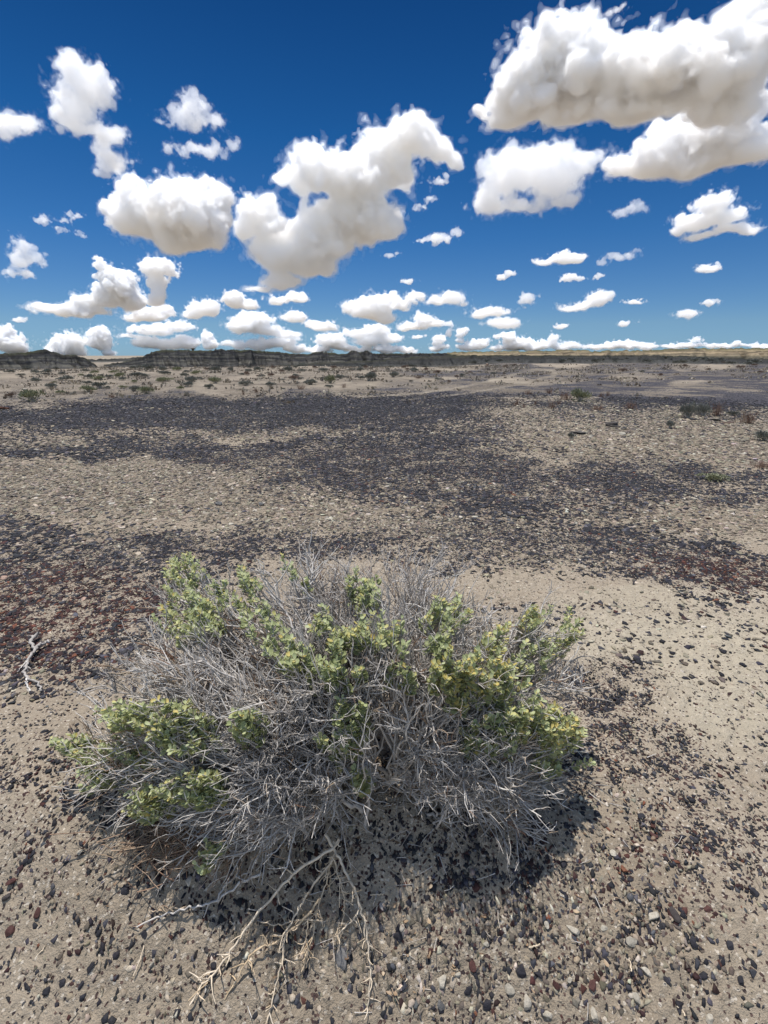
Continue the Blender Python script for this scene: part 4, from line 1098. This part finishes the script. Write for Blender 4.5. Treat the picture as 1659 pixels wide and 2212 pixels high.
CLOUDS = [
 ('soft grey white cloud high at upper left with three lobes', .55, [(165,165,45),(205,180,52,45),(165,215,55,50),(135,245,38,35),(45,262,48,28),(15,272,40,28),(205,275,52,24),(240,300,48,30),(245,345,48,22),(228,370,25,8)]),
 ('ragged peaked wisp cloud above a curved shred in upper left sky', .85, [(425,238,38,30),(455,262,36,22),(405,258,48,20),(420,212,12,22),(360,266,24,8)]),
 ('thin curved shred of cloud under a ragged peaked wisp', .95, [(370,322,24,15),(420,325,42,17),(468,326,34,18),(505,310,20,18)]),
 ('dense flat based cumulus with a small tower at its left end', .15, [(282,418,32,36),(295,465,58,60),(345,475,78,55),(405,460,82,65),(450,445,48,50),(375,505,90,38),(262,475,32,38),(430,505,62,36)]),
 ('huge tilted cumulus in mid sky with an arm pointing up right', .2, [(560,470,52,48),(535,500,32,30),(600,610,52,24),(560,628,35,12),(655,575,75,40),(725,535,65,38),(605,545,75,50),(690,500,85,55),(775,470,85,65),(835,480,48,38),(690,368,70,48),(640,385,48,26),(770,390,70,60),(830,330,58,52),(890,295,58,48),(905,268,30,28),(945,325,48,32),(975,340,26,18),(850,375,50,32)]),
 ('enormous bright cumulus with dark grey flat base filling upper right sky', .12, [(1105,235,62,58),(1180,130,95,80),(1140,190,85,75),(1240,90,75,60),(1310,150,105,85),(1400,140,100,80),(1470,130,70,65),(1250,235,145,48),(1390,240,130,45),(1560,170,85,85),(1600,90,80,75),(1645,40,70,60),(1560,245,80,45),(1090,270,60,24)]),
 ('bright lumpy cloud with grey slanting underside below the enormous one', .18, [(1400,345,82,42),(1475,310,90,60),(1560,270,85,70),(1620,225,40,42),(1345,355,38,34),(1625,318,70,38),(1510,350,100,30)]),
 ('tattered wedge cloud hanging below left of the enormous cumulus', .5, [(1100,375,72,62),(1055,430,42,40),(1160,345,75,40),(1195,385,72,45),(1245,365,55,32),(1290,345,40,20),(1210,428,50,18),(1100,450,65,22)]),
 ('faint torn scrap of cloud right of centre beneath large clouds', 1, [(1345,456,26,12),(1375,446,26,13)]),
 ('arrow shaped cumulus near the right edge with pointed left tip', .3, [(1540,440,42,26),(1500,478,50,24),(1560,468,55,20),(1460,500,26,10),(1590,492,50,14),(1620,495,36,9),(1520,508,50,12)]),
 ('small elongated cloud right of centre with bumpy top', .3, [(1175,566,30,9),(1220,558,38,13),(1250,558,18,9)]),
 ('two thin wispy scraps beside a small elongated cloud', 1, [(1303,563,15,9),(1350,552,32,9)]),
 ('tiny tilted puff at middle right left of the scrap pair', .5, [(1083,598,13,7),(1105,590,13,7)]),
 ('small broken row of puffs at middle right', .5, [(1228,600,22,10),(1250,604,14,7),(1293,597,11,8)]),
 ('lone small puff near right edge under the arrow cloud', .4, [(1530,580,29,10),(1550,577,16,8)]),
 ('small peaked cloud with long flat base in lower right sky', .3, [(1290,648,32,17),(1255,660,45,11),(1228,666,26,7)]),
 ('smooth lens shaped cloudlet right of a peaked cloud', .3, [(1370,652,26,6)]),
 ('small pointed cloud low at far right', .4, [(1480,680,27,11)]),
 ('flat thin cloudlet at far right above a small pointed cloud', .5, [(1532,653,23,7)]),
 ('low round cloudlet between two flat clouds at lower right', .4, [(1349,698,21,8)]),
 ('tiny flat cloudlet just above the low right cloud line', .3, [(1213,705,19,6)]),
 ('small torn puff above a stacked pair of flat clouds', .5, [(1138,648,22,14)]),
 ('upper cloud of a stacked flat pair right of centre', .3, [(1062,674,46,14),(1035,682,30,9)]),
 ('lower cloud of a stacked flat pair right of centre', .3, [(1090,698,42,13)]),
 ('wide cumulus with a round dome low in centre sky', .25, [(762,668,26,16),(800,665,46,26),(825,645,32,18),(852,656,36,14),(895,643,24,11),(820,684,38,14),(840,692,18,8)]),
 ('small cumulus with a curled right tail low in centre sky', .35, [(943,650,27,14),(975,645,30,17),(1004,656,17,7)]),
 ('oval cloud under the tilted cumulus with two humps', .25, [(600,650,27,11),(640,644,26,14)]),
 ('small oval cloud directly under a two humped oval cloud', .25, [(632,684,30,14)]),
 ('round puffy cloud low left of centre beside an oval cloud', .2, [(503,648,26,20),(538,656,24,12)]),
 ('small slanting cumulus low at left of a round puffy cloud', .25, [(447,664,29,18),(415,684,28,10),(432,675,30,14)]),
 ('towering cauliflower cumulus with a long left tail in lower left sky', .15, [(222,572,16,16),(238,598,24,24),(262,620,42,36),(230,645,34,28),(285,650,38,28),(110,668,48,12),(150,668,50,16),(185,658,34,22),(190,675,60,10),(80,665,25,8)]),
 ('ragged white column joined to a flat base beside cauliflower cumulus', .25, [(322,578,22,18),(345,575,36,20),(368,592,16,10),(335,605,20,24),(345,635,22,24),(325,650,20,12)]),
 ('flat based cloud under the cauliflower cumulus', .2, [(322,680,50,15),(350,674,25,17),(285,687,26,9)]),
 ('ragged wispy cloud at the left edge halfway up the sky', .7, [(50,535,25,22),(40,562,28,20),(72,558,26,18),(25,592,27,13),(58,593,22,8)]),
 ('faint scattered scraps of cloud at left under a three lobed cloud', 1, [(95,475,20,12),(140,478,16,8),(160,465,20,8),(130,497,16,6),(172,505,15,6)]),
 ('tiny cloudlet low near left edge', .4, [(42,690,19,7)]),
 ('thin slanting scrap of cloud right of the tilted cumulus', .9, [(950,392,20,9),(965,380,10,8)]),
 ('thin steep streak of cloud beside the tilted cumulus', .9, [(905,448,16,9),(928,432,14,9)]),
 ('small curling wisp cloud below the slanting scraps in mid sky', .7, [(915,520,20,7),(950,515,28,11),(985,503,12,12)]),
 ('tiny pointed cloudlet alone in the centre sky', .5, [(880,607,18,5)]),
 ('puffy cumulus rising behind the butte at the left edge', .15, [(12,720,22,18),(22,745,38,24),(45,755,26,10)]),
 ('low cumulus on the horizon right of the first butte', .15, [(150,738,34,20),(130,755,32,18),(170,760,28,12)]),
 ('stacked grey white cumulus on the horizon above the gap in the hills', .15, [(215,722,28,16),(212,742,32,13),(235,760,22,9)]),
 ('long slanted cumulus low in the left sky above the butte', .2, [(330,712,60,12),(380,704,36,11),(285,727,38,6)]),
 ('low row of puffs over the capped butte', .2, [(320,738,36,13),(362,744,42,13),(405,740,27,16)]),
 ('narrow double puff just above the butte top', .2, [(445,726,15,13),(456,743,20,12)]),
 ('white cumulus low in sky with sloping right shoulder', .15, [(555,690,38,16),(528,706,38,18),(580,712,38,13),(620,724,36,10)]),
 ('grey cloud strip low beneath a sloping cumulus', .25, [(600,738,48,10),(560,745,46,10),(510,744,30,11)]),
 ('dome shaped small cloud above low centre cloud line', .2, [(697,705,34,13)]),
 ('cumulus resting low over centre ridge', .15, [(718,735,33,17),(745,748,26,8)]),
 ('long bumpy cloud low in centre under the wide cumulus', .2, [(770,718,30,11),(815,715,28,16),(845,732,26,11),(800,738,40,13)]),
 ('low crested cumulus right of the long bumpy cloud', .2, [(915,690,25,14),(892,706,42,9),(940,698,18,10)]),
 ('ragged hooked cloudlet trailing down in centre right sky', .5, [(962,700,15,9),(972,716,9,11)]),
 ('small upright puff low right of a hooked cloudlet', .25, [(997,718,14,12),(992,734,14,7)]),
 ('thin flat streak of cloud low in the centre', .3, [(902,727,21,5)]),
 ('double puff on the horizon right of centre', .2, [(947,735,18,12),(950,752,24,9)]),
 ('low line of small puffs on the central horizon', .2, [(640,752,30,10),(690,757,34,8),(770,757,30,8),(830,755,36,10),(880,757,30,8)]),
 ('bright cauliflower bank on the horizon right of centre', .12, [(1095,726,24,8),(1120,745,46,15),(1160,750,40,9),(1075,752,24,8)]),
 ('small low puff on the horizon left of the bright bank', .2, [(1010,750,24,9),(1037,744,20,12)]),
 ('upright ragged puff on the right horizon', .25, [(1195,736,14,17),(1238,746,26,9),(1215,752,25,7)]),
 ('long low cloud bank on the right horizon', .18, [(1290,749,36,7),(1330,746,30,9),(1362,745,24,8),(1395,748,26,7)]),
 ('faint thin wisp at the top edge above the enormous cumulus', 1, [(1328,24,20,9),(1348,12,12,8)]),
 ('tiny faint wisp of cloud below the curling wisp in mid sky', 1, [(840,553,14,6),(858,545,8,4)]),
 ('faint flat cloudlet low at far right of a pointed cloud', .6, [(1505,733,17,6),(1500,738,10,3)]),
 ('thin far cloud bank along the far right horizon', .2, [(1450,750,30,5),(1490,747,36,6),(1550,747,44,6),(1590,742,13,7),(1640,748,36,5)]),
]
for ci, cdef in enumerate(CLOUDS):
    make_cloud(ci, *cdef)
